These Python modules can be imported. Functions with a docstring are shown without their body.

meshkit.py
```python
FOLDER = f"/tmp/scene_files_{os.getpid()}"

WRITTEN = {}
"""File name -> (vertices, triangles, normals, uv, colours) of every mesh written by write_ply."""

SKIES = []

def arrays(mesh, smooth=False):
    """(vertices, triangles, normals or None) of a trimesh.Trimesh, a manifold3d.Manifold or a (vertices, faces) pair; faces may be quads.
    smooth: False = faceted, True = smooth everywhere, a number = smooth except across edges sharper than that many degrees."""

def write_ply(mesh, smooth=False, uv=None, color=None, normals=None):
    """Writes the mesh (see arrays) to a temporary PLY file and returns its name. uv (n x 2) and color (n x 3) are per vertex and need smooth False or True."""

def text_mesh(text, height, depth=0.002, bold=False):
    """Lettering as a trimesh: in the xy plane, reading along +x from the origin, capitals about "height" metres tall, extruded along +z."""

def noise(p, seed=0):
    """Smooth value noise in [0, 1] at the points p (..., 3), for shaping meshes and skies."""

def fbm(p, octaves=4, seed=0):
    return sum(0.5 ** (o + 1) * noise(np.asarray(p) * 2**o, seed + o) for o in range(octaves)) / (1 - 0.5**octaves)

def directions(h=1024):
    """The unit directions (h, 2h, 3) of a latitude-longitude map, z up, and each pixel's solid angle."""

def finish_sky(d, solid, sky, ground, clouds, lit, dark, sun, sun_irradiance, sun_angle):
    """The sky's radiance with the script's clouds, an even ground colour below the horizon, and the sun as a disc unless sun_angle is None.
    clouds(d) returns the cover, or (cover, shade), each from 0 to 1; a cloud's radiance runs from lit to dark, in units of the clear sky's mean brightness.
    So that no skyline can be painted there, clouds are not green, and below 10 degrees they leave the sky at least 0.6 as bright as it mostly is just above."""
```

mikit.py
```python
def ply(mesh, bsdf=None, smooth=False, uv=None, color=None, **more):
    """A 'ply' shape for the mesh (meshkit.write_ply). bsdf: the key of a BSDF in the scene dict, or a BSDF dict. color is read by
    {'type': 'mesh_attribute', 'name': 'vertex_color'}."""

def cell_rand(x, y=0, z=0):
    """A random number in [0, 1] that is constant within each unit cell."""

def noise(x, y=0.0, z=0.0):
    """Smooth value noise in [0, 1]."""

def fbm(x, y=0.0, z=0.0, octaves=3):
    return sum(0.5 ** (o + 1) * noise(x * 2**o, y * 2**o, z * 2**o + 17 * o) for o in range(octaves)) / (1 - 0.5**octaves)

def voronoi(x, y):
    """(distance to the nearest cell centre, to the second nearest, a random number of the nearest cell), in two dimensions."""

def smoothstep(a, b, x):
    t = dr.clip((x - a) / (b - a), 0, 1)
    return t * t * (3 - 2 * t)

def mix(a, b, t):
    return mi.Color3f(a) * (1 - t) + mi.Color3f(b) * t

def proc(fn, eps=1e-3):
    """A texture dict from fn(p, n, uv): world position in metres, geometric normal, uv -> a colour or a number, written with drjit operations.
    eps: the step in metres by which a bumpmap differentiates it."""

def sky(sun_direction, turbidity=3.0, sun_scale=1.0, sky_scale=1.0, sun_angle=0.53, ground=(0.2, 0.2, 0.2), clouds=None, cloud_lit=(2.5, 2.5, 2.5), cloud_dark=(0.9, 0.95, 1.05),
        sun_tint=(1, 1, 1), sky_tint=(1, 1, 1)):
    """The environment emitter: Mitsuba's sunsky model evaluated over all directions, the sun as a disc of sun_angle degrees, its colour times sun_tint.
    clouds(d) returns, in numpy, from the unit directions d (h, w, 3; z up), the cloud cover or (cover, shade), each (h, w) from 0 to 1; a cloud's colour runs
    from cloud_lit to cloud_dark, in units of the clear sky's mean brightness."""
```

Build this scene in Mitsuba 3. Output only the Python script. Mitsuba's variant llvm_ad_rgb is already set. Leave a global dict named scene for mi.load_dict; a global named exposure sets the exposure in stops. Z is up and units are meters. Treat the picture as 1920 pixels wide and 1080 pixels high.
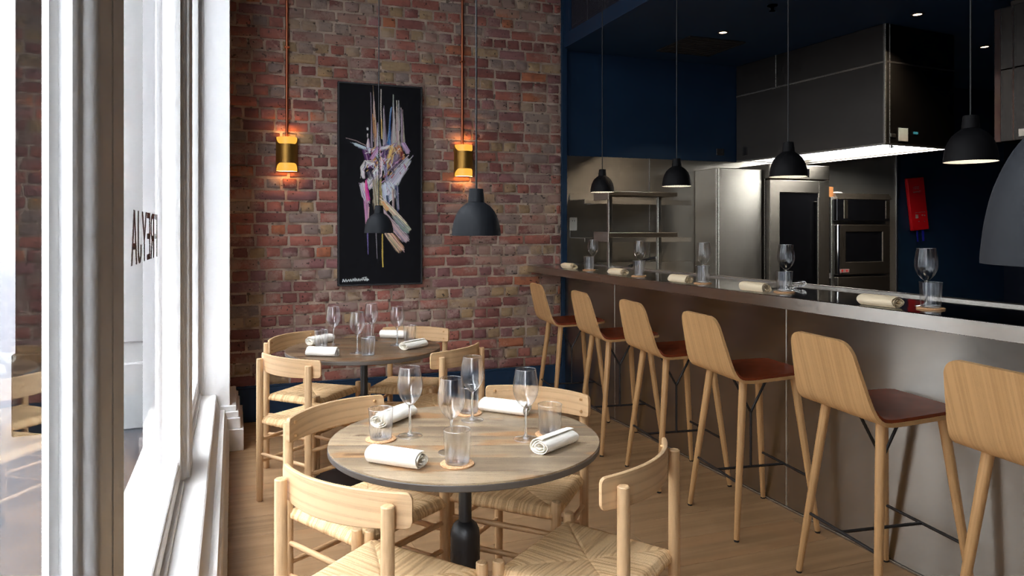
import math, random
import numpy as np, trimesh, shapely
from shapely.geometry import Polygon, LineString, Point, box as sbox
import drjit as dr
import mitsuba as mi
import mikit, meshkit
from mikit import proc, noise, fbm, smoothstep, mix, cell_rand

T = mi.ScalarTransform4f
scene, labels = {}, {}
PI = math.pi

# ------------------------------------------------------------------ camera, sky, exposure
CAMH, YAW = 1.40, math.atan(503 / 1353.0)
scene['camera'] = {
    'type': 'perspective', 'fov_axis': 'x', 'fov': math.degrees(2 * math.atan(960 / 1353.0)),
    'principal_point_offset_y': 108 / 1080.0, 'principal_point_offset_x': 0.0,
    'near_clip': 0.02, 'far_clip': 500.0,
    'to_world': T().look_at(origin=[0, 0, CAMH], target=[math.sin(YAW), math.cos(YAW), CAMH], up=[0, 0, 1])}
exposure = -0.22


def cloud_cover(d):
    n = meshkit.fbm(d * 2.0) if hasattr(meshkit, 'fbm') else meshkit.noise(d * 3.0)
    return np.ones(d.shape[:2]), np.clip((n - 0.3) * 0.8, 0, 0.45)


scene['sky'] = mikit.sky([-0.6, -0.35, 0.8], turbidity=4.0, sun_scale=0.0, sky_scale=74.0, ground=(0.35, 0.35, 0.34),
                         clouds=cloud_cover, cloud_lit=(2.45, 2.6, 2.85), cloud_dark=(1.5, 1.65, 1.85))
SKY_GAIN = 1.0

# ------------------------------------------------------------------ helpers
rng = random.Random(7)


def lin(r, g=None, b=None):
    c = np.array([r, g, b] if g is not None else r, float) / 255.0
    return [float(x) for x in np.where(c <= 0.04045, c / 12.92, ((c + 0.055) / 1.055) ** 2.4)]


def rgb(c):
    return {'type': 'rgb', 'value': [float(x) for x in c]}


def principled(name, base, rough=0.5, metal=0.0, spec=0.5, bump=None, two=False, eps=1e-3, **kw):
    b = {'type': 'principled', 'base_color': base if isinstance(base, dict) else rgb(base),
         'roughness': rough if isinstance(rough, dict) else float(rough), 'metallic': float(metal), 'specular': float(spec), **kw}
    if bump is not None:
        fn, scale = bump
        b = {'type': 'bumpmap', 'arbitrary': proc(fn, eps), 'scale': float(scale), 'bsdf': b}
    scene[name] = {'type': 'twosided', 'bsdf': b} if two else b


def tmesh(v, f):
    f = np.asarray(f)
    if f.ndim == 2 and f.shape[1] == 4:
        f = np.vstack([f[:, [0, 1, 2]], f[:, [0, 2, 3]]])
    return trimesh.Trimesh(np.asarray(v, float), f, process=True)


def cat(ms):
    return trimesh.util.concatenate(ms)


def rbox(x0, x1, y0, y1, z0, z1, r=0.003):
    """A chamfered box."""
    r = min(r, (x1 - x0) * .45, (y1 - y0) * .45, (z1 - z0) * .45)
    pts = []
    for X, sx in ((x0, 1), (x1, -1)):
        for Y, sy in ((y0, 1), (y1, -1)):
            for Z, sz in ((z0, 1), (z1, -1)):
                pts += [[X, Y + sy * r, Z + sz * r], [X + sx * r, Y, Z + sz * r], [X + sx * r, Y + sy * r, Z]]
    return trimesh.convex.convex_hull(np.array(pts))


def extrude(poly, h, z0=0.0):
    if poly.geom_type == 'MultiPolygon':
        return cat([extrude(p, h, z0) for p in poly.geoms])
    m = trimesh.creation.extrude_polygon(poly, h, engine='earcut')
    m.apply_translation([0, 0, z0])
    return m


def extrude_y(poly, y0, y1):
    """Polygon in (x, z), extruded along y."""
    m = extrude(poly, y1 - y0)
    v = m.vertices.copy()
    m.vertices = np.stack([v[:, 0], y0 + (y1 - y0) - v[:, 2], v[:, 1]], 1)
    m.fix_normals()
    return m


def bevel_plate(poly, h, r, z0=0.0, steps=2):
    """Extruded outline with rounded top and bottom rims, convex outlines only."""
    ms = []
    for k in range(steps + 1):
        a = PI / 2 * k / steps
        ms.append((r * (1 - math.cos(a)) if False else r * (1 - math.sin(a)), r * (1 - math.cos(a))))
    pts = []
    for inset, dz in ms:
        q = np.array(poly.buffer(-inset).exterior.coords)[:-1]
        pts += [np.c_[q, np.full(len(q), z0 + dz)], np.c_[q, np.full(len(q), z0 + h - dz)]]
    return trimesh.convex.convex_hull(np.vstack(pts))


def tube(points, radii, n=14, caps=True, rim=0.0):
    """A round bar along a polyline; radii per point."""
    p = np.asarray(points, float)
    r = np.broadcast_to(np.asarray(radii, float), (len(p),)).copy()
    if rim > 0:
        d0, d1 = p[1] - p[0], p[-1] - p[-2]
        d0, d1 = d0 / np.linalg.norm(d0), d1 / np.linalg.norm(d1)
        p = np.vstack([p[:1], p[:1] + d0 * rim, p[1:-1], p[-1:] - d1 * rim, p[-1:]])
        r = np.r_[max(r[0] - rim, 1e-4), r[0], r[1:-1], r[-1], max(r[-1] - rim, 1e-4)]
    t = np.gradient(p, axis=0)
    t /= np.linalg.norm(t, axis=1, keepdims=True)
    ref = np.array([0, 0, 1.0]) if abs(t[0, 2]) < .9 else np.array([1.0, 0, 0])
    a0 = np.cross(t[0], ref)
    a0 /= np.linalg.norm(a0)
    fr = []
    for k in range(len(p)):
        a0 = a0 - t[k] * (a0 @ t[k])
        a0 /= np.linalg.norm(a0)
        fr.append((a0.copy(), np.cross(t[k], a0)))
    ang = np.arange(n) * 2 * PI / n
    v = np.vstack([p[k] + r[k] * (np.cos(ang)[:, None] * fr[k][0] + np.sin(ang)[:, None] * fr[k][1]) for k in range(len(p))])
    f = []
    for k in range(len(p) - 1):
        i = k * n + np.arange(n)
        j = k * n + (np.arange(n) + 1) % n
        f.append(np.stack([i, j, j + n, i + n], 1))
    f = np.vstack(f)
    f = np.vstack([f[:, [0, 1, 2]], f[:, [0, 2, 3]]])
    if caps:
        c0, c1 = len(v), len(v) + 1
        v = np.vstack([v, p[:1], p[-1:]])
        i, j = np.arange(n), (np.arange(n) + 1) % n
        L = (len(p) - 1) * n
        f = np.vstack([f, np.stack([j, i, np.full(n, c0)], 1), np.stack([i + L, j + L, np.full(n, c1)], 1)])
    return tmesh(v, f)


def lathe(prof, n=40):
    """Profile of (r, z) revolved about z; r=0 ends close."""
    prof = np.asarray(prof, float)
    ang = np.arange(n) * 2 * PI / n
    v, idx = [], []
    for r, z in prof:
        if r < 1e-6:
            idx.append([len(v)] * n)
            v.append([0, 0, z])
        else:
            idx.append(list(range(len(v), len(v) + n)))
            v += [[r * math.cos(a), r * math.sin(a), z] for a in ang]
    f = []
    for a, b in zip(idx[:-1], idx[1:]):
        for k in range(n):
            q = [a[k], a[(k + 1) % n], b[(k + 1) % n], b[k]]
            for tri in ((q[0], q[1], q[2]), (q[0], q[2], q[3])):
                if len(set(tri)) == 3:
                    f.append(tri)
    return tmesh(v, f)


def curve(pts, n=40):
    """Smooth curve (Catmull-Rom) through the points."""
    p = np.asarray(pts, float)
    p = np.vstack([2 * p[0] - p[1], p, 2 * p[-1] - p[-2]])
    out = []
    m = len(p) - 3
    for s in np.linspace(0, m - 1e-9, n):
        k = int(s)
        t = s - k
        a, b, c, d = p[k:k + 4]
        out.append(.5 * (2 * b + (c - a) * t + (2 * a - 5 * b + 4 * c - d) * t * t + (3 * b - a - 3 * c + d) * t ** 3))
    return np.array(out)


def put(key, mesh, bsdf, angle=35, axis=None, across=None, seed=0.0, uv=None, to=None, label=None, cat_=None, group=None, kind=None):
    """One entry of the scene. axis: the grain's direction (0, 1, 2 or a vector): uv becomes (along, across)."""
    if bsdf in ANISO:
        v, f = (np.asarray(mesh[0]), np.asarray(mesh[1])) if isinstance(mesh, tuple) else (mesh.vertices, mesh.faces)
        n_ = np.cross(v[f[:, 1]] - v[f[:, 0]], v[f[:, 2]] - v[f[:, 0]])
        n_ /= np.linalg.norm(n_, axis=1, keepdims=True) + 1e-20
        vv = v[f].reshape(-1, 3)
        nn = np.repeat(n_, 3, 0)
        h = np.where(np.abs(nn[:, 1]) > np.abs(nn[:, 0]), vv[:, 0], vv[:, 1])
        flat = np.abs(nn[:, 2]) > .7
        uv = np.stack([np.where(flat, vv[:, 0], h), np.where(flat, vv[:, 1], vv[:, 2])], 1)
        d = mikit.ply((vv, np.arange(len(vv)).reshape(-1, 3)), bsdf, False, uv=uv)
    elif axis is not None:
        m = trimesh.graph.smooth_shade(mesh, angle=np.radians(angle), facet_minarea=None)
        v = m.vertices
        ax = np.eye(3)[axis] if isinstance(axis, int) else np.asarray(axis, float) / np.linalg.norm(axis)
        o = np.cross(ax, [0.31, 0.77, 0.55])
        o /= np.linalg.norm(o)
        o2 = np.cross(ax, o)
        tt = v @ np.asarray(across, float) if across is not None else (v @ o) + .8 * (v @ o2)
        uv = np.stack([v @ ax + seed * 3.7, tt + seed * 1.13], 1)
        d = mikit.ply((np.array(m.vertices), np.array(m.faces)), bsdf, True, uv=uv)
    elif uv is not None:
        d = mikit.ply(mesh, bsdf, angle if angle in (False, True) else True, uv=uv)
    else:
        d = mikit.ply(mesh, bsdf, angle)
    if to is not None:
        d['to_world'] = to
    scene[key] = d
    tag(key, label, cat_, group, kind)
    return key


def tag(key, label=None, cat_=None, group=None, kind=None):
    d = {}
    if label: d['label'] = label
    if cat_: d['category'] = cat_
    if group: d['group'] = group
    if kind: d['kind'] = kind
    if d: labels[key] = {**labels.get(key, {}), **d}


def num(name, i):
    return name if i == 0 else f'{name}_{i:03d}'


def copy_tree(root, new, M, label=None, group=None, lab_parts=True):
    cat_ = labels[root].get('category')
    for k in [k for k in scene if k == root or k.startswith(root + '__')]:
        scene[new + k[len(root):]] = {**scene[k], 'to_world': M}
        if lab_parts and k != root and k in labels:
            labels[new + k[len(root):]] = dict(labels[k])
    labels[new] = {'label': label or labels[root]['label'], 'category': cat_}
    g = group or labels[root].get('group')
    if g: labels[new]['group'] = g


def place_tree(root, M):
    for k in [k for k in scene if k == root or k.startswith(root + '__')]:
        scene[k]['to_world'] = M


def pose(x, y, z=0.0, deg=0.0):
    return T().translate([float(x), float(y), float(z)]).rotate([0, 0, 1], float(deg))


# ------------------------------------------------------------------ materials
def wood_fn(light, dark, line, sc=1.0, con=1.0):
    def fn(p, n, uv):
        s, t = uv.x, uv.y
        w = fbm(s * 1.1, t * 5, 0, 2)
        ring = fbm(s * .9 * sc, (t + .006 * w) * 150 * sc, 3.0, 3)
        broad = fbm(s * .7, t * 30, 8.0, 2)
        pore = noise(s * 30, t * 1700)
        c = mix(light, dark, con * (.55 * smoothstep(.3, .75, ring) + .45 * smoothstep(.3, .75, broad)))
        return mix(c, line, .35 * con * smoothstep(.68, .92, pore) * smoothstep(.3, .6, ring))
    return fn


OAK = (lin(206, 172, 130), lin(182, 145, 102), lin(152, 114, 76))
principled('oak_light', proc(wood_fn(*OAK, con=.85)), 0.42, spec=.4)
principled('oak_stool', proc(wood_fn(lin(198, 157, 108), lin(172, 130, 84), lin(142, 104, 68), con=.65)), 0.45, spec=.4)


def plank_fn(p, n, uv):
    sd = dr.floor(uv.x / 10.0)
    s, t = uv.x - sd * 10, uv.y
    tone = cell_rand(sd, 3, 1)
    ring = fbm(s * 1.3, t * 34, sd * 3.1, 4)
    c = mix(lin(148, 117, 84), lin(130, 100, 68), smoothstep(.2, .85, ring))
    c = c * (0.88 + .2 * tone)
    kx, ky = s * 1.7 + sd * 5.3, t * 6.0
    k = fbm(kx, ky, 5, 2)
    c = mix(c, lin(150, 112, 76), .55 * smoothstep(.68, .8, k))
    return mix(c, lin(160, 122, 82), .3 * smoothstep(.7, .95, noise(s * 16, t * 700)))


principled('floor_oak', proc(plank_fn), 0.5, spec=.35)


def table_fn(p, n, uv):
    sd = dr.floor(uv.x / 10.0)
    s, t = uv.x - sd * 10, uv.y
    tone = cell_rand(sd, 7, 1)
    w = fbm(s * 2, t * 5, sd * 2.0, 2)
    ring = fbm(s * 2.6, (t + .012 * w) * 46, sd * 1.7, 4)
    broad = fbm(s * 3.0, t * 12, sd * 2.7, 3)
    c = mix(lin(168, 147, 118), lin(112, 95, 76), .25 * smoothstep(.28, .74, ring) + .75 * smoothstep(.3, .7, broad))
    c = c * (0.92 + .14 * tone)
    k = fbm(s * 5.0 + sd * 3.3, t * 11 + sd, 4, 3)
    c = mix(c, lin(160, 118, 76), .75 * smoothstep(.57, .74, k))
    c = mix(c, lin(82, 58, 38), .7 * smoothstep(.76, .86, fbm(s * 9 + sd, t * 16, 9, 2)))
    return mix(c, lin(84, 70, 56), .4 * smoothstep(.66, .9, noise(s * 24, t * 900)))


principled('table_wood', proc(table_fn), 0.36, spec=.45)
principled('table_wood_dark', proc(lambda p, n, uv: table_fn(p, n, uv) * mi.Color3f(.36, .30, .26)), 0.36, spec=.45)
principled('edge_dark', lin(72, 64, 56), 0.45)
principled('black_metal', lin(22, 22, 23), 0.42, spec=.5)
principled('black_matte', lin(26, 27, 29), 0.48, spec=.45)
principled('lamp_black', lin(11, 11, 13), 0.6, spec=.15)
principled('lamp_grey', lin(14, 17, 21), 0.6, spec=.22)
principled('shade_inner', (0.8, 0.78, 0.74), 0.6, two=True)
principled('white_paint', lin(240, 240, 238), 0.42, spec=.4)
principled('white_wall', lin(225, 225, 222), 0.7)
principled('plate_white', lin(214, 212, 204), 0.45)
principled('rear_wall', lin(70, 64, 58), 0.8)


def blue_fn(p, n, uv):
    return mi.Color3f(lin(15, 38, 60)) * (.9 + .2 * fbm(p.x * 3, p.y * 3, p.z * 3, 2))


principled('blue_paint', proc(blue_fn), 0.55, spec=.3)
principled('blue_dark', lin(10, 18, 34), 0.6, spec=.25)
principled('grille_dark', lin(14, 16, 28), 0.6)
principled('dark_void', (0.004, 0.004, 0.005), 0.8)
principled('ceiling_paint', lin(40, 44, 52), 0.8)


def cord_fn(p, n, uv):
    """uv: x across the strands in metres, y along."""
    c = mix(lin(240, 206, 158), lin(208, 168, 118), smoothstep(.3, .8, noise(uv.x * 220 + 3, uv.y * 5)))
    tri = dr.abs(uv.x / .0042 - dr.floor(uv.x / .0042) - .5) * 2
    return c * mi.Color3f(1 - .22 * smoothstep(.6, 1.0, tri), 1 - .30 * smoothstep(.6, 1.0, tri), 1 - .38 * smoothstep(.6, 1.0, tri)) * (.92 + .16 * noise(uv.x * 900, uv.y * 320))


def cord_bump(p, n, uv):
    tri = uv.x / .0042 - dr.floor(uv.x / .0042) - .5
    return dr.sqrt(dr.maximum(0.0, 1 - 4 * tri * tri))


principled('papercord', proc(cord_fn), 0.75, spec=.2, bump=(cord_bump, .0011), eps=2e-4)


def leather_fn(p, n, uv):
    return mix(lin(124, 50, 22), lin(96, 37, 16), fbm(p.x * 18, p.y * 18, p.z * 18, 3))


principled('leather', proc(leather_fn), 0.4, spec=.45)


def cloth_fn(p, n, uv):
    w = noise(p.x * 900, p.y * 900, p.z * 900)
    return mi.Color3f(lin(244, 239, 226)) * (.93 + .09 * w)


principled('napkin_cloth', proc(cloth_fn), 0.85, spec=.1, two=True)
principled('napkin_cream', proc(lambda p, n, uv: cloth_fn(p, n, uv) * mi.Color3f(.98, .88, .70)), 0.85, spec=.1, two=True)


def cork_fn(p, n, uv):
    a = noise(p.x * 420, p.y * 420, p.z * 420)
    return mix(lin(212, 172, 130), lin(172, 124, 84), smoothstep(.35, .8, a))


principled('cork', proc(cork_fn), 0.8, spec=.15)
scene['glass'] = {'type': 'dielectric', 'int_ior': 1.5, 'ext_ior': 1.0}
sheen = {'type': 'roughconductor', 'distribution': 'ggx', 'alpha': 0.05, 'specular_reflectance': rgb((.9, .93, .96))}
scene['thin_glass'] = {'type': 'blendbsdf', 'weight': 0.032, 'clear': {'type': 'thindielectric', 'int_ior': 1.5, 'ext_ior': 1.0}, 'gloss': {'type': 'twosided', 'bsdf': sheen}}
scene['rim_glass'] = {'type': 'blendbsdf', 'weight': 0.35, 'clear': {'type': 'thindielectric', 'int_ior': 1.5, 'ext_ior': 1.0}, 'gloss': {'type': 'twosided', 'bsdf': {**sheen, 'alpha': .12}}}
scene['stem_glass'] = {'type': 'blendbsdf', 'weight': 0.16, 'clear': {'type': 'dielectric', 'int_ior': 1.5, 'ext_ior': 1.0}, 'gloss': {'type': 'twosided', 'bsdf': {**sheen, 'alpha': .08}}}
scene['pane_glass'] = {'type': 'thindielectric', 'int_ior': 1.52, 'ext_ior': 1.0}


def steel_bump(p, n, uv):
    return .75 * fbm(p.x * 2.1, p.y * 2.1, p.z * 2.6 + 3, 2) + .02 * noise(p.z * 260, (p.x + p.y) * 6)


def steel_rough(p, n, uv):
    return mi.Float(.28) + .10 * fbm(p.x * 4, p.y * 4, p.z * 30, 2)


ANISO = {}


def brushed(name, col, a_h, a_v):
    """Brushed steel: roughness along the horizontal and along the vertical (uv: horizontal, vertical)."""
    scene[name] = {'type': 'twosided', 'bsdf': {'type': 'bumpmap', 'arbitrary': proc(steel_bump, 4e-3), 'scale': .004,
                   'bsdf': {'type': 'roughconductor', 'material': 'none', 'distribution': 'ggx', 'alpha_u': a_v, 'alpha_v': a_h, 'specular_reflectance': rgb(col)}}}
    ANISO[name] = 1


brushed('steel', lin(182, 179, 172), .22, .10)
brushed('steel_bar', lin(184, 180, 172), .05, .36)
brushed('steel_edge', lin(196, 192, 184), .05, .30)
brushed('steel_wall', lin(186, 183, 176), .40, .12)
brushed('steel_hood', lin(84, 81, 78), .30, .12)
brushed('steel_dark', lin(116, 111, 104), .30, .14)
principled('steel_satin', lin(168, 166, 160), .55, metal=.8)
principled('steel_top', lin(150, 146, 140), 0.06, metal=1.0, bump=(steel_bump, .0008), eps=4e-3)
principled('chrome', lin(215, 215, 215), 0.1, metal=1.0)
principled('brass', lin(150, 112, 56), 0.46, metal=1.0)
principled('copper', lin(150, 86, 60), 0.36, metal=1.0)
principled('black_gloss', lin(10, 10, 12), 0.08, spec=.6)
principled('red_vinyl', lin(176, 16, 24), 0.35)
principled('strap_blue', lin(24, 30, 150), 0.5)
principled('cardboard', lin(172, 112, 62), 0.8)
principled('label_white', lin(215, 213, 206), 0.6)
principled('label_blue', lin(70, 170, 200), 0.6)
principled('label_red', lin(190, 30, 30), 0.6)
principled('label_grey', lin(150, 120, 118), 0.6)
principled('decal_black', lin(16, 14, 14), 0.5, two=True)
principled('pave', lin(62, 63, 66), 0.9)
principled('facade_white', lin(176, 176, 174), 0.8)
principled('facade_brown', (0.004, 0.0035, 0.003), 0.9, spec=.1)
principled('facade_cream', lin(148, 146, 142), 0.85)
principled('sprinkler_grey', lin(80, 80, 84), 0.5)


def brick_fn(p, n, uv):
    t = uv.x
    big = fbm(p.x * 9 + t * 31, p.z * 14, p.y * 9, 3)
    fine = fbm(p.x * 70, p.z * 70, p.y * 60, 3)
    red, dred = mi.Color3f(lin(146, 92, 80)), mi.Color3f(lin(120, 76, 70))
    plum, tan = mi.Color3f(lin(126, 88, 86)), mi.Color3f(lin(166, 140, 108))
    grey, orange = mi.Color3f(lin(138, 120, 112)), mi.Color3f(lin(166, 104, 76))
    f = uv.y
    c = dr.select(f < .30, red, dr.select(f < .52, dred, dr.select(f < .70, plum, dr.select(f < .82, tan, dr.select(f < .91, grey, orange)))))
    c = c * (.80 + .32 * t) * (.78 + .44 * big)
    c = mix(c, mi.Color3f(lin(104, 74, 68)), .4 * smoothstep(.55, .75, fbm(p.x * 22 + 9, p.z * 22, t * 5, 2)))
    c = c * (.76 + .24 * fine)
    sm = fbm(p.x * 5 + 3, p.z * 7, 1.0, 3) + .34 * (fine - .5) + .16 * (t - .5)
    c = mix(c, mi.Color3f(lin(160, 142, 130)), .54 * smoothstep(.47, .68, sm))
    hole = fbm(p.x * 46 + 40, p.z * 46, 2.0, 2)
    return mix(c, mi.Color3f(lin(40, 28, 24)), .8 * smoothstep(.79, .86, hole))


def brick_bump(p, n, uv):
    return fbm(p.x * 38, p.y * 38, p.z * 38, 4) + .5 * smoothstep(.6, .75, fbm(p.x * 14, p.z * 14, 4.0, 2))


principled('brick', proc(brick_fn), 0.88, spec=.15, bump=(brick_bump, .006), eps=2e-3)


def mortar_fn(p, n, uv):
    c = mix(lin(184, 166, 150), lin(138, 118, 105), smoothstep(.3, .75, fbm(p.x * 12, p.z * 12, 0, 4)))
    return mix(c, lin(52, 38, 32), .8 * smoothstep(.72, .82, fbm(p.x * 30, p.z * 30, 8, 2)))


principled('mortar', proc(mortar_fn), 0.95, spec=.1, bump=(lambda p, n, uv: fbm(p.x * 60, p.y * 60, p.z * 60, 3), .005), eps=2e-3)

# ------------------------------------------------------------------ the setting
YW = 5.613
rot_w = math.degrees(math.atan(.0129))
WIN = T().rotate([0, 0, 1], rot_w)

# floor slab and planks
put('floor', rbox(-.6, 2.7, -3.2, 5.7, -.06, -.012, .001), 'floor_oak', False, axis=0, kind='structure')
r = random.Random(3)
pi_ = 0
for row in range(int((5.62 - 1.0) / .235) + 1):
    y1 = 5.625 - row * .235
    y0 = y1 - .2335
    x = -.12 - r.random() * 1.2
    while x < 2.58:
        L = 1.3 + r.random() * 1.1
        a, b = max(x, -.12), min(x + L, 2.60)
        x += L
        if b - a < .05:
            continue
        m = rbox(a, b - .0015, y0, y1, -.012, 0, .0012)
        m = trimesh.graph.smooth_shade(m, angle=.3, facet_minarea=None)
        v = m.vertices
        seed = pi_ + 1
        uv = np.stack([np.clip(v[:, 0] + 3, 0.01, 9.9) + 10 * seed, v[:, 1] + v[:, 2]], 1)
        put(num('floor__plank', pi_), (np.array(m.vertices), np.array(m.faces)), 'floor_oak', True, uv=uv)
        pi_ += 1
put('floor__board_field', rbox(-.12, 2.6, -3.2, y0 - .002, -.012, 0, .001), 'floor_oak', False, axis=0)

# kitchen floor and shell
put('floor_kitchen', rbox(2.6, 8.2, -3.2, 5.9, -.06, -.001, .001), 'rear_wall', False, kind='structure')
put('ceiling', rbox(-.6, 2.57, -3.2, 5.9, 4.20, 4.30, .001), 'ceiling_paint', False, kind='structure')
put('ceiling_kitchen', rbox(2.57, 8.2, -3.2, 5.9, 2.95, 3.05, .001), 'blue_paint', False, kind='structure')
put('wall_back_kitchen', rbox(2.58, 8.2, 5.67, 5.9, 0, 2.95, .001), 'blue_paint', False, kind='structure')
put('wall_right', rbox(8.0, 8.2, -3.2, 5.67, 0, 2.95, .001), 'blue_dark', False, kind='structure')
put('wall_rear', rbox(-.6, 8.2, -3.4, -3.2, 0, 4.20, .001), 'rear_wall', False, kind='structure')
put('wall_nib', rbox(2.532, 2.582, 5.597, 5.9, 0, 4.20, .002), 'blue_paint', False, kind='structure')

# bulkhead over the bar with a recessed grille of panels
put('wall_bulkhead', cat([rbox(2.555, 2.60, -3.2, 5.64, 2.95, 3.07, .002), rbox(2.595, 2.62, -3.2, 5.64, 3.07, 4.20, .002),
                          rbox(2.555, 2.60, 5.50, 5.64, 3.07, 4.20, .002)]), 'blue_paint', False, kind='structure')
yy = 5.497
k = 0
while yy > 1.5:
    put(num('wall_bulkhead__grille_panel', k), cat([rbox(2.572, 2.594, yy - .30, yy - .004, 3.073, 4.19, .004)] +
        [rbox(2.568, 2.575, yy - .285 + .018 * q, yy - .277 + .018 * q, 3.10, 4.15, .001) for q in range(15)]), 'grille_dark', False)
    yy -= .304
    k += 1

# ------------------------------------------------------------------ brick wall
m = trimesh.creation.box([1, 1, 1])
nx, nz = 90, 110
gx, gz = np.meshgrid(np.linspace(-.14, 2.535, nx), np.linspace(0, 4.20, nz))
gp = np.stack([gx.ravel(), gx.ravel() * 0, gz.ravel()], 1)
gy = YW + .0065 + .006 * (meshkit.noise(gp * 25.0, 3) - .5)
v = np.c_[gx.ravel(), gy, gz.ravel()]
i, j = np.meshgrid(np.arange(nx - 1), np.arange(nz - 1))
q = (j * nx + i).ravel()
fr = np.stack([q, q + 1, q + nx + 1, q + nx], 1)
slab = rbox(-.14, 2.535, YW + .02, YW + .25, 0, 4.20, .001)
front = tmesh(v, fr)
put('wall_brick', cat([front, slab]), 'mortar', 20, kind='structure')


def brick_mesh(x0, x1, z0, z1, r, proud):
    cx, cz = (x0 + x1) / 2, (z0 + z1) / 2
    o = np.array([[x0, z0], [cx, z0], [x1, z0], [x1, cz], [x1, z1], [cx, z1], [x0, z1], [x0, cz]])
    outer = o + np.array([[r.uniform(-.002, .002), r.uniform(-.0025, .0025)] for _ in range(8)])
    bev = [r.uniform(.004, .010) for _ in range(8)]
    for kk in (0, 2, 4, 6):
        bev[kk] *= r.uniform(1.0, 2.1)
    sgn = np.sign(np.array([[cx, cz]] * 8) - o)
    inner = outer + sgn * np.array(bev)[:, None] * np.array([1, .8])
    yo, yi = YW + .013, YW - proud
    v = [[a, yo, b] for a, b in outer] + [[a, yi + r.uniform(-.0015, .0015), b] for a, b in inner] + [[cx + r.uniform(-.02, .02), yi - r.uniform(-.001, .002), cz]]
    f = []
    for kk in range(8):
        l = (kk + 1) % 8
        f += [[kk, l, 8 + l], [kk, 8 + l, 8 + kk], [8 + kk, 8 + l, 16]]
    return np.array(v), np.array(f)


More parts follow.
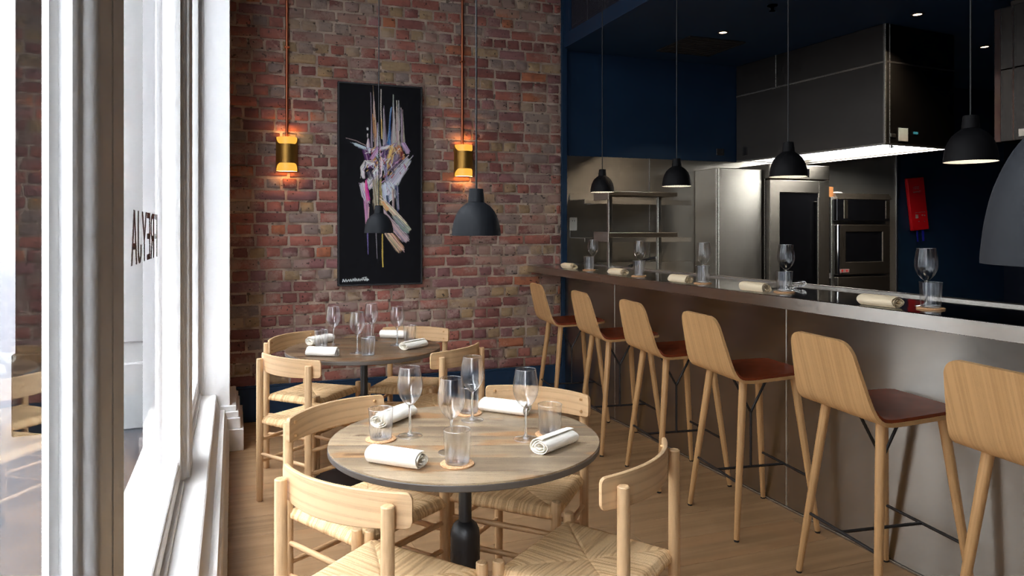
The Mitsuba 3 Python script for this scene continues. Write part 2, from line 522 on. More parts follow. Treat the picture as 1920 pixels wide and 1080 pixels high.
r = random.Random(11)
courses = []
z, row = .262, 0
CH = .0852
bricks = []
while z < 4.16:
    header = row % 2 == 1
    x = -.14 + (-.055 if header else 0) + r.uniform(-.03, .03)
    while x < 2.53:
        if header:
            w = .1165 + r.uniform(-.006, .006)
            if r.random() < .06: w = .232
        else:
            w = .235 + r.uniform(-.008, .008)
            if r.random() < .05: w = .115
        a, b = max(x, -.139), min(x + w - .0105, 2.530)
        x += w
        if b - a > .02:
            zz = z + r.uniform(-.002, .002)
            tone = r.random()
            if header:
                f = r.choices([.1, .4, .6, .75, .87, .95], [24, 20, 16, 24, 12, 4])[0]
            else:
                f = r.choices([.1, .4, .6, .75, .87, .95], [38, 24, 20, 6, 7, 5])[0]
            if zz > 1.4 and a < .25 and f == .75: f = .1
            mv = brick_mesh(a, b, zz, zz + CH - .0105, r, r.uniform(.0, .007))
            # how large it shows from the room: in frame, not behind the painting or near the bar
            vis = (b - a) * (1.0 if zz < 3.30 else 0) * (0 if (a > .67 and b < 1.31 and 1.0 < zz < 2.45) else 1) * (1 if zz > .45 or a > 1.7 else .6)
            bricks.append((vis, mv, tone, f))
    z += CH
    row += 1
order = sorted(range(len(bricks)), key=lambda q: -bricks[q][0])
single = set(order[:298])
kk, rv, rf, ru, base = 0, [], [], [], 0
for q, (vis, (v, f), tone, fam) in enumerate(bricks):
    uv = np.tile([tone, fam], (len(v), 1))
    if q in single:
        mm = (v, f)
        put(num('wall_brick__brick', kk), mm, 'brick', True, uv=uv)
        kk += 1
    else:
        rv.append(v); rf.append(f + base); ru.append(uv); base += len(v)
put('wall_brick__bricks', (np.vstack(rv), np.vstack(rf)), 'brick', True, uv=np.vstack(ru), kind='stuff')

# blue skirting along the brick wall
put('baseboard_back', cat([rbox(-.14, 2.533, YW - .016, YW + .03, 0, .245, .003), rbox(-.14, 2.533, YW - .008, YW + .03, .243, .262, .004)]), 'blue_paint', False, kind='structure')

# ------------------------------------------------------------------ window wall (local frame: x<0 towards the street, y along the wall)
ZS, ZT = .352, 3.95
LY0, LY1 = -3.15, 4.98
prof = Polygon([(-.42, -.1), (-.42, .32), (-.187, .32), (-.187, .318), (-.10, .318), (-.092, .30), (-.080, .265), (-.0757, .256), (-.050, .256), (-.047, .235),
                (-.040, .225), (-.036, .15), (-.028, .14), (-.022, .132), (-.022, -.0), (-.022, -.1)])
put('wall_left', cat([extrude_y(prof, LY0, LY1), rbox(-.42, -.15, LY0, LY1, ZT, 4.25, .002)]), 'white_paint', 25, to=WIN, kind='structure')
put('wall_left_pier', cat([rbox(-.42, -.019, LY1, 5.75, -.1, 4.25, .003), rbox(-.42, -.172, -3.25, -1.15, -.1, 4.25, .003)]), 'white_paint', False, to=WIN, kind='structure')
put('baseboard_left', cat([rbox(-.3, .063, LY1 - .075, 5.585, 0, .135, .002), rbox(-.3, .044, LY1 - .055, 5.585, .135, .205, .004),
                           rbox(-.3, .034, LY1 - .04, 5.585, .205, .243, .004), rbox(-.3, .020, LY1 - .022, 5.585, .243, .277, .004)]), 'white_paint', False, to=WIN, kind='structure')
put('trim_1', rbox(-.22, -.0985, LY0, LY1, .318, ZS, .006), 'white_paint', 25, to=WIN, kind='structure')

GX = -.23


def mullion(ly0, ly1, near, far):
    """Plan outline of a post with stepped, moulded sides."""
    pts = []
    if near:
        pts += [(GX, ly0 - .10), (-.2025, ly0 - .088), (-.2025, ly0 - .03), (-.199, ly0 - .024), (-.193, ly0 - .022), (-.187, ly0 - .016), (-.187, ly0 - .004), (-.182, ly0), (-.176, ly0), (-.172, ly0 + .004)]
    else:
        pts += [(-.3, ly0), (-.172, ly0)]
    if far:
        pts += [(y, ly1 + (ly0 - b)) for y, b in reversed([(GX, ly0 - .10), (-.2025, ly0 - .088), (-.2025, ly0 - .03), (-.199, ly0 - .024), (-.193, ly0 - .022), (-.187, ly0 - .016), (-.187, ly0 - .004), (-.182, ly0), (-.176, ly0), (-.172, ly0 + .004)])]
    else:
        pts += [(-.172, ly1), (-.3, ly1)]
    if near: pts = [(-.34, ly0 - .10)] + pts
    if far: pts = pts + [(-.34, ly1 + .10)]
    return Polygon(pts)


def window(name, a, b, tilt=0.0):
    """Glazing between the posts at local y a and b: pane, bottom and top rails."""
    put(name, cat([rbox(-.30, -.187, a, b, ZS - .004, ZS + .022, .004), rbox(-.30, -.187, a, b, ZT - .03, ZT, .004)]), 'white_paint', False, to=WIN, kind='structure')
    put(name + '__bottom_rail', cat([rbox(-.30, -.2025, a, b, ZS + .0235, ZS + .085, .004), rbox(-.225, -.2075, a, b, ZS + .083, ZS + .098, .004)]), 'white_paint', False, to=WIN)
    put(name + '__top_rail', rbox(-.30, -.2025, a, b, ZT - .10, ZT - .031, .004), 'white_paint', False, to=WIN)
    ga, gb = GX - .006 + tilt * (1.05 - a), GX - .006 + tilt * (1.05 - b)
    pv = np.array([[ga, a, ZS + .06], [gb, b, ZS + .06], [gb, b, ZT - .06], [ga, a, ZT - .06]])
    put(name + '__pane', (pv, np.array([[0, 1, 2], [0, 2, 3]])), 'pane_glass', False, to=WIN)


window('window_1', -.9, 1.36, .024)
window('window_3', 1.42, 3.25)
window('window_2', 3.58, 4.96)
post = Polygon([(-.106, .50), (-.101, .494), (-.100, .496), (-.098, .503), (-.0935, .503), (-.0925, .499), (-.0895, .497), (-.087, .500), (-.0855, .505), (-.082, .507), (-.0785, .512),
                (-.0775, .520), (-.0775, .560), (-.080, .564), (-.0775, .568), (-.0775, .618), (-.080, .624), (-.106, .624)])
put('trim_2', extrude(post, 4.20 - .2565, .2565), 'white_paint', 30, to=WIN, kind='structure')
put('trim_3', extrude(mullion(3.35, 3.57, True, True), ZT - ZS + .02, ZS - .01), 'white_paint', 25, to=WIN, kind='structure')
put('trim_6', rbox(-.262, -.20, 1.35, 1.43, ZS - .01, ZT + .01, .004), 'white_paint', False, to=WIN, kind='structure')
put('trim_4', extrude(mullion(4.975, 5.1, True, False), ZT - ZS + .02, ZS - .01), 'white_paint', 25, to=WIN, kind='structure')
put('trim_5', extrude(mullion(-1.2, -.9, False, True), ZT - ZS + .02, ZS - .01), 'white_paint', 25, to=WIN, kind='structure')

# lettering on the street side of the glass, read from outside
tx = meshkit.text_mesh('FREYJA', .135, .0015)
b0, b1 = tx.bounds
tv = tx.vertices.copy()
sc_x = .66 / (b1[0] - b0[0])
tl = np.stack([GX - .0085 - tv[:, 2], 2.70 - (tv[:, 0] - b0[0]) * sc_x, 1.310 + (tv[:, 1] - b0[1]) * .143 / (b1[1] - b0[1])], 1)
put('window_lettering', tmesh(tl, tx.faces), 'decal_black', False, to=WIN,
    label='black lettering on the shop window pane, reading FREYJA from the street', cat_='lettering')

# ------------------------------------------------------------------ the street
put('ground_street', rbox(-30, -.42, -25, 40, -.3, -.1, .01), 'pave', False, kind='structure')
ext = [rbox(-.95, -.45, 6.15, 6.5, -.1, 4.2, .01), rbox(-.99, -.45, 6.1, 6.55, -.1, .4, .01), rbox(-.99, -.45, 6.1, 6.55, 3.7, 4.2, .01)]
put('street_pilaster', cat(ext), 'facade_white', False, to=WIN, label='white painted pilaster outside, past the far end of the window', cat_='pilaster')
put('street_pilaster__panel', rbox(-.85, -.55, 6.13, 6.16, .55, 3.5, .01), 'facade_white', False, to=WIN)
put('street_pier', cat([rbox(-1.48, -1.0, 6.2, 6.7, -.1, 4.6, .01), rbox(-1.50, -1.0, 6.18, 6.7, -.1, .5, .01)]), 'facade_brown', False, to=WIN,
    label='black painted pier outside, beside the white pilaster', cat_='pier')
fac = [rbox(-16, -12, -20, 30, -.1, 17, .02), rbox(-12, -11.7, -20, 30, 3.6, 4.0, .02), rbox(-12, -11.5, -20, 30, 16.6, 17.1, .02)]
put('street_building', cat(fac), 'facade_cream', False, label='long cream building across the street', cat_='building')
k = 0
for yb in range(-15, 30, 5):
    for z0, z1 in ((.6, 3.0), (4.8, 6.8), (8.0, 10.0), (11.2, 13.2)):
        put(num('street_building__window', k), cat([rbox(-12.02, -11.97, yb, yb + 1.6, z0, z1, .01), rbox(-12, -11.93, yb - .1, yb + 1.7, z0 - .12, z0, .01)]), 'black_gloss', False)
        k += 1

# ------------------------------------------------------------------ the bar
XB, XE, HB = 2.56, 2.22, 1.11
BT = .055
put('bar_counter', cat([rbox(XE, 2.745, -2.6, YW - .02, HB - BT, HB, .003)]), 'steel_top', False,
    label='long stainless steel bar counter running out from the brick wall', cat_='counter')
put('bar_counter__front_edge', rbox(XE - .002, XE + .01, -2.6, YW - .02, HB - BT, HB - .002, .001), 'steel_edge', False)
put('bar_counter__upstand', rbox(2.735, 2.765, -2.6, YW - .02, HB - BT, HB + .012, .003), 'steel', False)
k = 0
for y0, y1 in ((4.72, YW - .02), (2.925, 4.715), (1.13, 2.92), (-.67, 1.125), (-2.6, -.675)):
    put(num('bar_counter__front_panel', k), rbox(XB, 2.60, y0, y1 - .003, .012, HB - BT, .0025), 'steel_bar', False)
    k += 1
put('bar_counter__joint_strip', cat([rbox(XB + .004, 2.60, y0 - .006, y0 + .004, .012, HB - BT, .001) for y0 in (4.7175, 2.9225, 1.1275, -.6725)]), 'chrome', False)
put('bar_counter__base_strip', rbox(XB - .006, 2.60, -2.6, YW - .02, 0.0, .011, .002), 'steel', False)

# ------------------------------------------------------------------ kitchen: cladding, hoods, fridge, ovens
put('wall_cladding', rbox(2.584, 3.42, 5.655, 5.672, .0, 2.045, .002), 'steel_wall', False, kind='structure')
put('wall_cladding__sheet', rbox(3.424, 4.9, 5.655, 5.672, .0, 2.045, .002), 'steel_wall', False)
put('wall_cladding__sheet_001', rbox(4.904, 6.37, 5.655, 5.672, .0, 2.3, .002), 'steel_satin', False)
put('wall_cladding__edge_trim', cat([rbox(2.582, 2.590, 5.645, 5.672, 0, 2.05, .001), rbox(6.37, 6.39, 5.645, 5.672, 0, 2.3, .001)]), 'chrome', False)
put('wall_cladding__seam', rbox(3.419, 3.425, 5.651, 5.66, 0, 2.045, .001), 'chrome', False)


def open_box(x0, x1, y0, y1, z0, z1, t):
    return [rbox(x0, x1, y0, y0 + t, z0, z1, .002), rbox(x0, x1, y1 - t, y1, z0, z1, .002), rbox(x0, x0 + t, y0, y1, z0, z1, .002), rbox(x1 - t, x1, y0, y1, z0, z1, .002)]


hood_T = T().translate([4.37, 5.66, 0]).rotate([0, 0, 1], 4.3)   # local: x to the right, y<0 towards the camera
zsm = 2.66
scene_hood = 'extractor_hood'
HW, HL = .79, 1.585
put('extractor_hood', cat(open_box(0, HW, -HL, 0, 2.05, zsm, .02) + [rbox(.01, HW - .01, -HL + .01, -.01, 2.55, 2.57, .001)]), 'steel_hood', False, to=hood_T,
    label='big boxy stainless extractor hood with a lit underside over the kitchen', cat_='hood')
put('extractor_hood__upper_casing', cat(open_box(.0, HW, -HL, 0, zsm + .006, 2.948, .02)), 'steel_hood', False, to=hood_T)
put('extractor_hood__seam', cat(open_box(-.004, HW + .004, -HL - .004, .004, zsm - .004, zsm + .010, .01)), 'steel', False, to=hood_T)
put('extractor_hood__corner_trim', cat([rbox(-.006, .012, -HL - .006, -HL + .012, 2.05, 2.948, .002), rbox(.045, .052, -HL - .004, -HL + .01, 2.05, 2.948, .001)]), 'steel', False, to=hood_T)
put('extractor_hood__panel_joint', cat([rbox(-.003, .01, -.50, -.494, zsm, 2.948, .001)]), 'steel', False, to=hood_T)
put('extractor_hood__rim', cat(open_box(-.003, HW + .003, -HL - .003, .0, 2.043, 2.056, .022)), 'steel', False, to=hood_T)
put('extractor_hood__light', rbox(.30, HW - .12, -HL + .10, -.15, 2.075, 2.095, .002), 'label_white', False, to=hood_T)
scene['extractor_hood__light']['emitter'] = {'type': 'area', 'radiance': rgb((28, 27.5, 26))}
put('extractor_hood__lining', cat(open_box(.022, HW - .022, -HL + .022, -.022, 2.06, 2.54, .003)), 'steel', False, to=hood_T)
k = 0
for i in range(3):
    put(num('extractor_hood__filter', k), cat([rbox(.06, .26, -HL + .12 + i * .45, -HL + .54 + i * .45, 2.40, 2.42, .003)] +
        [rbox(.07 + .02 * q, .08 + .02 * q, -HL + .13 + i * .45, -HL + .53 + i * .45, 2.392, 2.402, .001) for q in range(9)]), 'steel', False, to=hood_T)
    k += 1
put('extractor_hood__notice', rbox(.145, .245, -HL - .006, -HL + .001, 2.075, 2.175, .001), 'label_white', False, to=hood_T)
tg = meshkit.text_mesh('~ - ~', .012, .001)
put('extractor_hood__name_plate', rbox(.055, .115, -HL - .005, -HL + .001, 2.10, 2.128, .004), 'steel', False, to=hood_T)
put('extractor_hood__blue_label', rbox(.31, .36, -HL - .005, -HL + .001, 2.135, 2.155, .001), 'label_blue', False, to=hood_T)
put('extractor_hood__drain_cock', cat([tube([[.075, -HL + .01, 2.055], [.075, -HL + .01, 2.02]], .012, 12), tube([[.075, -HL + .01, 2.03], [.10, -HL + .01, 2.03]], .006, 10)]), 'chrome', 35, to=hood_T)

put('second_hood', cat(open_box(4.80, 5.6, 1.2, 3.46, 2.0, 2.48, .02) + [rbox(4.81, 5.59, 1.21, 3.45, 2.30, 2.32, .001)]), 'steel_hood', False,
    label='second stainless hood at the right edge, further from the brick wall', cat_='hood')
put('second_hood__upper_casing', cat(open_box(4.80, 5.6, 1.2, 3.46, 2.486, 2.90, .02)), 'steel_hood', False)
put('second_hood__corner_trim', cat([rbox(4.795, 4.815, 3.42, 3.465, 2.0, 2.90, .002), rbox(4.795, 4.81, 3.33, 3.34, 2.0, 2.90, .001)]), 'chrome', False)
put('second_hood__ceiling_collar', rbox(4.86, 5.54, 1.3, 3.40, 2.89, 2.95, .003), 'steel_dark', False)
put('second_hood__label', rbox(4.793, 4.801, 3.06, 3.30, 2.02, 2.07, .001), 'label_white', False)
put('second_hood__label_print', rbox(4.791, 4.795, 3.08, 3.17, 2.03, 2.06, .001), 'label_blue', False)

# tall steel fridge
FX0, FX1, FY = 3.90, 4.40, 5.30
put('steel_fridge', rbox(FX0, FX1 - .02, FY + .03, 5.65, .12, 1.95, .004), 'steel', False,
    label='tall plain stainless steel fridge between the wall shelves and the glass-door oven', cat_='fridge')
put('steel_fridge__door', rbox(FX0 + .004, FX1 - .03, FY, FY + .028, .14, 1.95, .006), 'steel', 25)
put('steel_fridge__plinth', rbox(FX0 + .03, FX1 - .05, FY + .05, 5.6, 0, .12, .003), 'black_matte', False)

# tall combi oven with a glass door
OX0, OX1, OY = 4.395, 5.085, 5.235
put('combi_oven', cat([rbox(OX0, OX1, OY + .06, 5.65, .1, 1.995, .004)]), 'steel_dark', False,
    label='tall combi oven with a dark glass door in the kitchen', cat_='oven')
put('combi_oven__control_panel', rbox(OX0, OX1, OY, OY + .07, 1.865, 1.995, .006), 'steel_dark', 25)
put('combi_oven__display', rbox(OX1 - .33, OX1 - .24, OY - .004, OY + .01, 1.885, 1.965, .002), 'black_gloss', False)
put('combi_oven__door', cat([rbox(OX0 + .004, OX0 + .12, OY, OY + .055, .35, 1.855, .006), rbox(OX1 - .13, OX1 - .004, OY, OY + .055, .35, 1.855, .006),
                             rbox(OX0 + .1, OX1 - .12, OY, OY + .055, 1.74, 1.855, .006), rbox(OX0 + .1, OX1 - .12, OY, OY + .055, .35, .45, .006)]), 'steel_dark', 25)
put('combi_oven__door__glass', rbox(OX0 + .115, OX1 - .125, OY + .012, OY + .02, .44, 1.75, .001), 'black_gloss', False)
put('combi_oven__door__handle', cat([tube([[OX1 - .165, OY - .03, .7], [OX1 - .165, OY - .03, 1.70]], .011, 12), tube([[OX1 - .165, OY - .03, .74], [OX1 - .165, OY + .02, .74]], .008, 10), tube([[OX1 - .165, OY - .03, 1.66], [OX1 - .165, OY + .02, 1.66]], .008, 10)]), 'steel_dark', 35)
put('combi_oven__trolley_rail', rbox(OX0 + .14, OX0 + .48, OY + .03, OY + .05, 1.625, 1.64, .003), 'chrome', False)

# oven stack
SX0, SX1, SY = 5.15, 5.88, 5.235
put('oven_stack', cat([rbox(SX0, SX1, SY + .05, 5.62, .08, 1.715, .004), ]), 'steel', False,
    label='low stack of kitchen ovens with a black control panel beside the navy wall', cat_='oven')
vis = Polygon([(0, 0), (.06, 0), (.06, .055), (.045, .055)])
vm = extrude(vis, SX1 - SX0 - .06)
vv = vm.vertices
put('oven_stack__visor', tmesh(np.stack([SX0 + .03 + vv[:, 2], SY - .004 + vv[:, 0], 1.695 + vv[:, 1]], 1), vm.faces), 'steel', False)
put('oven_stack__control_panel', rbox(SX0 + .02, SX1 - .06, SY, SY + .06, 1.49, 1.693, .004), 'black_gloss', False)
put('oven_stack__control_panel__keypad', rbox(SX0 + .10, SX0 + .15, SY - .003, SY + .01, 1.51, 1.685, .003), 'steel_dark', False)
put('oven_stack__control_panel__keypad_001', rbox(SX1 - .115, SX1 - .07, SY - .003, SY + .01, 1.51, 1.685, .003), 'steel_dark', False)
dz0, dz1 = .985, 1.455
put('oven_stack__door', cat([rbox(SX0 + .03, SX0 + .13, SY, SY + .05, dz0, dz1, .006), rbox(SX1 - .15, SX1 - .06, SY, SY + .05, dz0, dz1, .006),
                             rbox(SX0 + .1, SX1 - .1, SY, SY + .05, dz1 - .07, dz1, .006), rbox(SX0 + .1, SX1 - .1, SY, SY + .05, dz0, dz0 + .12, .006)]), 'steel_dark', 25)
put('oven_stack__door__glass', rbox(SX0 + .12, SX1 - .14, SY + .012, SY + .02, dz0 + .11, dz1 - .06, .001), 'black_gloss', False)
put('oven_stack__door__sticker', rbox(SX0 + .05, SX0 + .165, SY - .003, SY + .002, dz0 + .02, dz0 + .055, .001), 'label_grey', False)
put('oven_stack__door__sticker_print', cat([trimesh.creation.icosphere(2, .011).apply_scale([1, .2, 1]).apply_translation([SX0 + .08 + q * .055, SY - .003, dz0 + .038]) for q in range(2)]), 'label_red', 35)
put('oven_stack__door__side_trim', rbox(SX0 + .022, SX0 + .05, SY - .006, SY + .04, dz0, dz1, .006), 'chrome', 25)
put('oven_stack__drawer', rbox(SX0 + .03, SX1 - .06, SY, SY + .05, .78, .965, .006), 'steel_dark', 25)
put('oven_stack__side_plate', rbox(SX0 - .004, SX0 + .005, SY + .06, SY + .12, .95, 1.0, .001), 'label_white', False)

put('cardboard_box', rbox(SX0 - .02, SX0 + .055, SY + .08, SY + .15, 1.717, 1.81, .002), 'cardboard', False,
    label='small brown cardboard box on top of the oven stack', cat_='box')
put('paper_roll', cat([tube([[SX0 + .062, SY + .11, 1.742], [SX0 + .17, SY + .10, 1.742]], .025, 20, rim=.002)]), 'label_white', 35,
    label='white paper roll lying on top of the oven stack beside the cardboard box', cat_='roll')
put('paper_roll__core', tube([[SX0 + .168, SY + .10, 1.742], [SX0 + .173, SY + .10, 1.742]], .017, 16), 'black_matte', 35)

# wall shelves (long, two tiers) on the cladding
def shelf(key, z, lab):
    put(key, cat([rbox(2.63, 3.66, 5.36, 5.65, z, z + .004, .001), rbox(2.63, 3.66, 5.355, 5.363, z - .035, z + .004, .001), rbox(2.63, 3.66, 5.64, 5.65, z, z + .06, .001)]), 'steel_wall', False, label=lab, cat_='shelf', group='long wall shelves')
    for q, xx in enumerate((2.8, 3.5)):
        put(num(key + '__bracket', q), extrude_y(Polygon([(xx, z), (xx + .004, z), (xx + .004, z - .03), (xx, z - .03)]), 5.37, 5.655), 'steel_wall', False)


shelf('wall_shelf', 1.655, 'upper of the two long steel wall shelves behind the bar')
shelf('wall_shelf_001', 1.335, 'lower of the two long steel wall shelves behind the bar')
# gantry shelf in front
put('pass_gantry', cat([rbox(2.655, 3.275, 4.98, 5.22, 1.672, 1.705, .004)]), 'steel_dark', False,
    label='narrow two-tier steel gantry shelf on posts above the kitchen bench', cat_='shelf')
put('pass_gantry__lower_tray', rbox(2.655, 3.275, 4.98, 5.22, 1.345, 1.383, .004), 'steel_dark', False)
put('pass_gantry__end_cap', cat([rbox(2.645, 2.658, 4.975, 5.225, 1.64, 1.712, .002)]), 'steel', False)
put('pass_gantry__end_cap_001', cat([rbox(2.645, 2.658, 4.975, 5.225, 1.31, 1.39, .002)]), 'steel', False)
for q, xx in enumerate((2.705, 3.155)):
    put(num('pass_gantry__post', q), rbox(xx, xx + .032, 5.08, 5.11, .9, 1.672, .003), 'steel', False)
put('kitchen_bench', cat([rbox(2.62, 3.85, 4.9, 5.65, .86, .9, .004), rbox(2.62, 3.85, 5.62, 5.652, .9, 1.12, .003)]), 'steel_wall', False,
    label='stainless steel kitchen bench with upstand under the shelves', cat_='bench')
for q, (xx, yy) in enumerate(((2.66, 4.94), (3.78, 4.94), (2.66, 5.58), (3.78, 5.58))):
    put(num('kitchen_bench__leg', q), tube([[xx, yy, 0], [xx, yy, .862]], .019, 12), 'steel', 35)
put('kitchen_bench__lower_shelf', rbox(2.64, 3.83, 4.92, 5.62, .2, .225, .003), 'steel', False)

put('tap', tube(curve([[3.02, 5.42, .9], [3.02, 5.42, 1.0], [3.02, 5.41, 1.06], [3.06, 5.36, 1.10], [3.16, 5.25, 1.16], [3.21, 5.2, 1.175]], 24), .010, 12), 'black_metal', 35,
    label='black kitchen tap with a chrome nozzle behind the bar', cat_='tap')
put('tap__nozzle', cat([tube([[3.21, 5.2, 1.18], [3.22, 5.19, 1.15], [3.222, 5.188, 1.10]], [.011, .014, .012], 14)]), 'chrome', 35)
put('tap__base', lathe([(0, .9), (.024, .9), (.024, .925), (.015, .935), (0, .935)], 20).apply_translation([3.02, 5.42, 0]), 'chrome', 35)

# sockets
def socket(key, M, lab, mat, dots):
    put(key, rbox(-.036, .036, -.008, 0, -.057, .057, .004), mat, 25, to=M, label=lab, cat_='socket')
    for q in range(dots):
        put(num(key + '__slot', q), cat([rbox(-.012, -.008, -.0095, -.007, .02 - .045 * q, .034 - .045 * q, .0005), rbox(.008, .012, -.0095, -.007, .02 - .045 * q, .034 - .045 * q, .0005)]), 'black_matte', False, to=M)


socket('wall_socket', T().translate([2.665, 5.655, 1.455]), 'white wall socket on the steel cladding beside the brick wall', 'plate_white', 1)
bs = T().translate([4.19, 5.668, 2.135]).scale([1.2, 1, .55])
socket('wall_socket_001', bs, 'black double socket low on the blue kitchen wall beside the hood', 'black_matte', 2)
socket('wall_socket_002', hood_T @ T().translate([-.0005, -.12, 2.14]).rotate([0, 0, 1], -90).scale([.8, 1, .7]), 'black socket on the left side of the big hood', 'black_matte', 1)

# fire blanket
FB = T().translate([6.66, 5.668, 1.68]).rotate([0, 1, 0], -5)
fbp = Polygon([(-.10, -.27), (.12, -.27), (.09, .27), (-.13, .27)]).buffer(.008)
fm = extrude(fbp, .04)
fvv = fm.vertices
put('fire_blanket', bevel_plate(fbp, .042, .012).apply_transform(np.array([[1, 0, 0, 0], [0, 0, -1, 0], [0, 1, 0, 0], [0, 0, 0, 1.0]])), 'red_vinyl', 25, to=FB,
    label='red fire blanket pouch hanging on the dark navy kitchen wall', cat_='fire blanket')
put('fire_blanket__strap', rbox(-.035, -.015, -.022, -.018, -.40, -.262, .001), 'strap_blue', False, to=FB)
put('fire_blanket__strap_001', rbox(.04, .07, -.022, -.018, -.40, -.262, .001), 'strap_blue', False, to=FB)
pr = []
for x0, z0, s, txt in ((-.07, .155, .03, 'FIRE'), (-.07, .118, .018, 'BLANKET')):
    t_ = meshkit.text_mesh(txt, s, .001)
    vv = t_.vertices
    pr.append(tmesh(np.stack([x0 + vv[:, 0], -.0425 - vv[:, 2], z0 + vv[:, 1]], 1), t_.faces))
pr += [rbox(-.06, -.02, -.0435, -.042, -.15, -.11, .0005), rbox(.03, .045, -.0435, -.042, -.13, -.115, .0005), rbox(.065, .08, -.0435, -.042, -.135, -.12, .0005), rbox(-.02, -.01, -.0435, -.042, -.19, -.18, .0005), rbox(.06, .07, -.0435, -.042, -.195, -.185, .0005),
       rbox(-.06, .08, -.0435, -.042, -.092, -.088, .0005)]
put('fire_blanket__print', cat(pr), 'label_grey', False, to=FB)

# ceiling things
put('ceiling_vent', cat([rbox(3.34, 3.85, 4.90, 5.37, 2.942, 2.951, .002)]), 'dark_void', False, label='square black vent in the kitchen ceiling', cat_='vent')
put('ceiling_vent__frame', cat(open_box(3.325, 3.865, 4.885, 5.385, 2.938, 2.951, .02)), 'dark_void', False)
for q in range(7):
    put(num('ceiling_vent__blade', q), rbox(3.35, 3.84, 4.95 + .06 * q, 4.985 + .06 * q, 2.939, 2.944, .001), 'dark_void', False)
put('sprinkler', cat([lathe([(0, 2.95), (.035, 2.95), (.035, 2.944), (.012, 2.938), (.010, 2.918), (0, 2.918)], 18), lathe([(0, 2.912), (.02, 2.912), (.02, 2.909), (0, 2.909)], 14)]).apply_translation([3.41, 4.03, 0]), 'sprinkler_grey', 30,
    label='small sprinkler head on the kitchen ceiling', cat_='sprinkler')
for q, (xx, yy, lab) in enumerate(((3.51, 4.71, 'recessed ceiling downlight beside the black vent'), (4.52, 3.83, 'recessed ceiling downlight in front of the big hood'), (5.85, 4.31, 'recessed ceiling downlight between the two hoods'))):
    key = num('downlight', q)
    put(key, lathe([(.030, 2.951), (.030, 2.944), (.042, 2.942), (.046, 2.946), (.046, 2.951)], 28).apply_translation([xx, yy, 0]), 'black_matte', 35, label=lab, cat_='downlight', group='kitchen downlights')
    put(key + '__lamp', lathe([(0, 2.945), (.030, 2.945), (.030, 2.9495), (0, 2.9495)], 24).apply_translation([xx, yy, 0]), 'label_white', False)
    scene[key + '__lamp']['emitter'] = {'type': 'area', 'radiance': rgb((5.0, 3.2, 1.9))}
    scene[key + '_beam'] = {'type': 'spot', 'intensity': rgb((9, 7, 5)), 'cutoff_angle': 52.0, 'beam_width': 30.0, 'to_world': T().look_at(origin=[xx, yy, 2.94], target=[xx, yy, 0], up=[0, 1, 0])}

# ------------------------------------------------------------------ painting
PX0, PX1, PZ0, PZ1, PY = .666, 1.318, .977, 2.528, YW - .035
gw, gh = 260, 620
px_u, px_v = np.meshgrid(np.linspace(634, 788, gw), np.linspace(158, 534, gh))
PXY = np.stack([px_u, px_v], -1)
canvas = np.zeros((gh, gw, 3)) + np.array(lin(11, 11, 14))
prg = np.random.RandomState(5)


def fnoise(x, y, s):
    return meshkit.noise(np.stack([x, y, np.full_like(x, s)], -1), 1)


def stroke(pts, widths, col, alpha=1.0, rough=.4, streak=.7, seed=0):
    pts = np.asarray(pts, float)
    widths = np.broadcast_to(np.asarray(widths, float), (len(pts),))
    mg = widths.max() + 3
    us, vs = px_u[0], px_v[:, 0]
    a0, a1 = np.searchsorted(us, [pts[:, 0].min() - mg, pts[:, 0].max() + mg])
    b0, b1 = np.searchsorted(vs, [pts[:, 1].min() - mg, pts[:, 1].max() + mg])
    if a1 - a0 < 2 or b1 - b0 < 2:
        return
    X, Y, P = px_u[b0:b1, a0:a1], px_v[b0:b1, a0:a1], PXY[b0:b1, a0:a1]
    best = np.full(X.shape, 1e9)
    across, along, wid = np.zeros_like(best), np.zeros_like(best), np.ones_like(best)
    L = 0
    for a, b, wa, wb in zip(pts[:-1], pts[1:], widths[:-1], widths[1:]):
        ab = b - a
        ln = np.linalg.norm(ab) + 1e-6
        t = np.clip(((P - a) @ ab) / ln ** 2, 0, 1)
        dvec = P - (a + t[..., None] * ab)
        d = np.linalg.norm(dvec, axis=-1)
        w = (wa + (wb - wa) * t) / 2 + .15
        m = d / w < best
        best = np.where(m, d / w, best)
        across = np.where(m, dvec[..., 0] * -ab[1] / ln + dvec[..., 1] * ab[0] / ln, across)
        along = np.where(m, L + t * ln, along)
        L += ln
    n = fnoise(across * .5 + seed * 9, along * .16, seed * 3.1) - .5
    e = best + rough * n
    al = np.clip((1.15 - e) / .5, 0, 1)
    st = fnoise(across * 1.1 + seed * 17, along * .05, seed + .5)
    al = al * (1 - streak + streak * np.clip(st * 2.0 - .15, 0, 1)) * alpha
    sh = .74 + .55 * fnoise(across * 1.5 + 5 + seed, along * .08, seed + 2.5)
    c = np.array(lin(*col)) * sh[..., None]
    canvas[b0:b1, a0:a1] = canvas[b0:b1, a0:a1] * (1 - al[..., None]) + c * al[..., None]


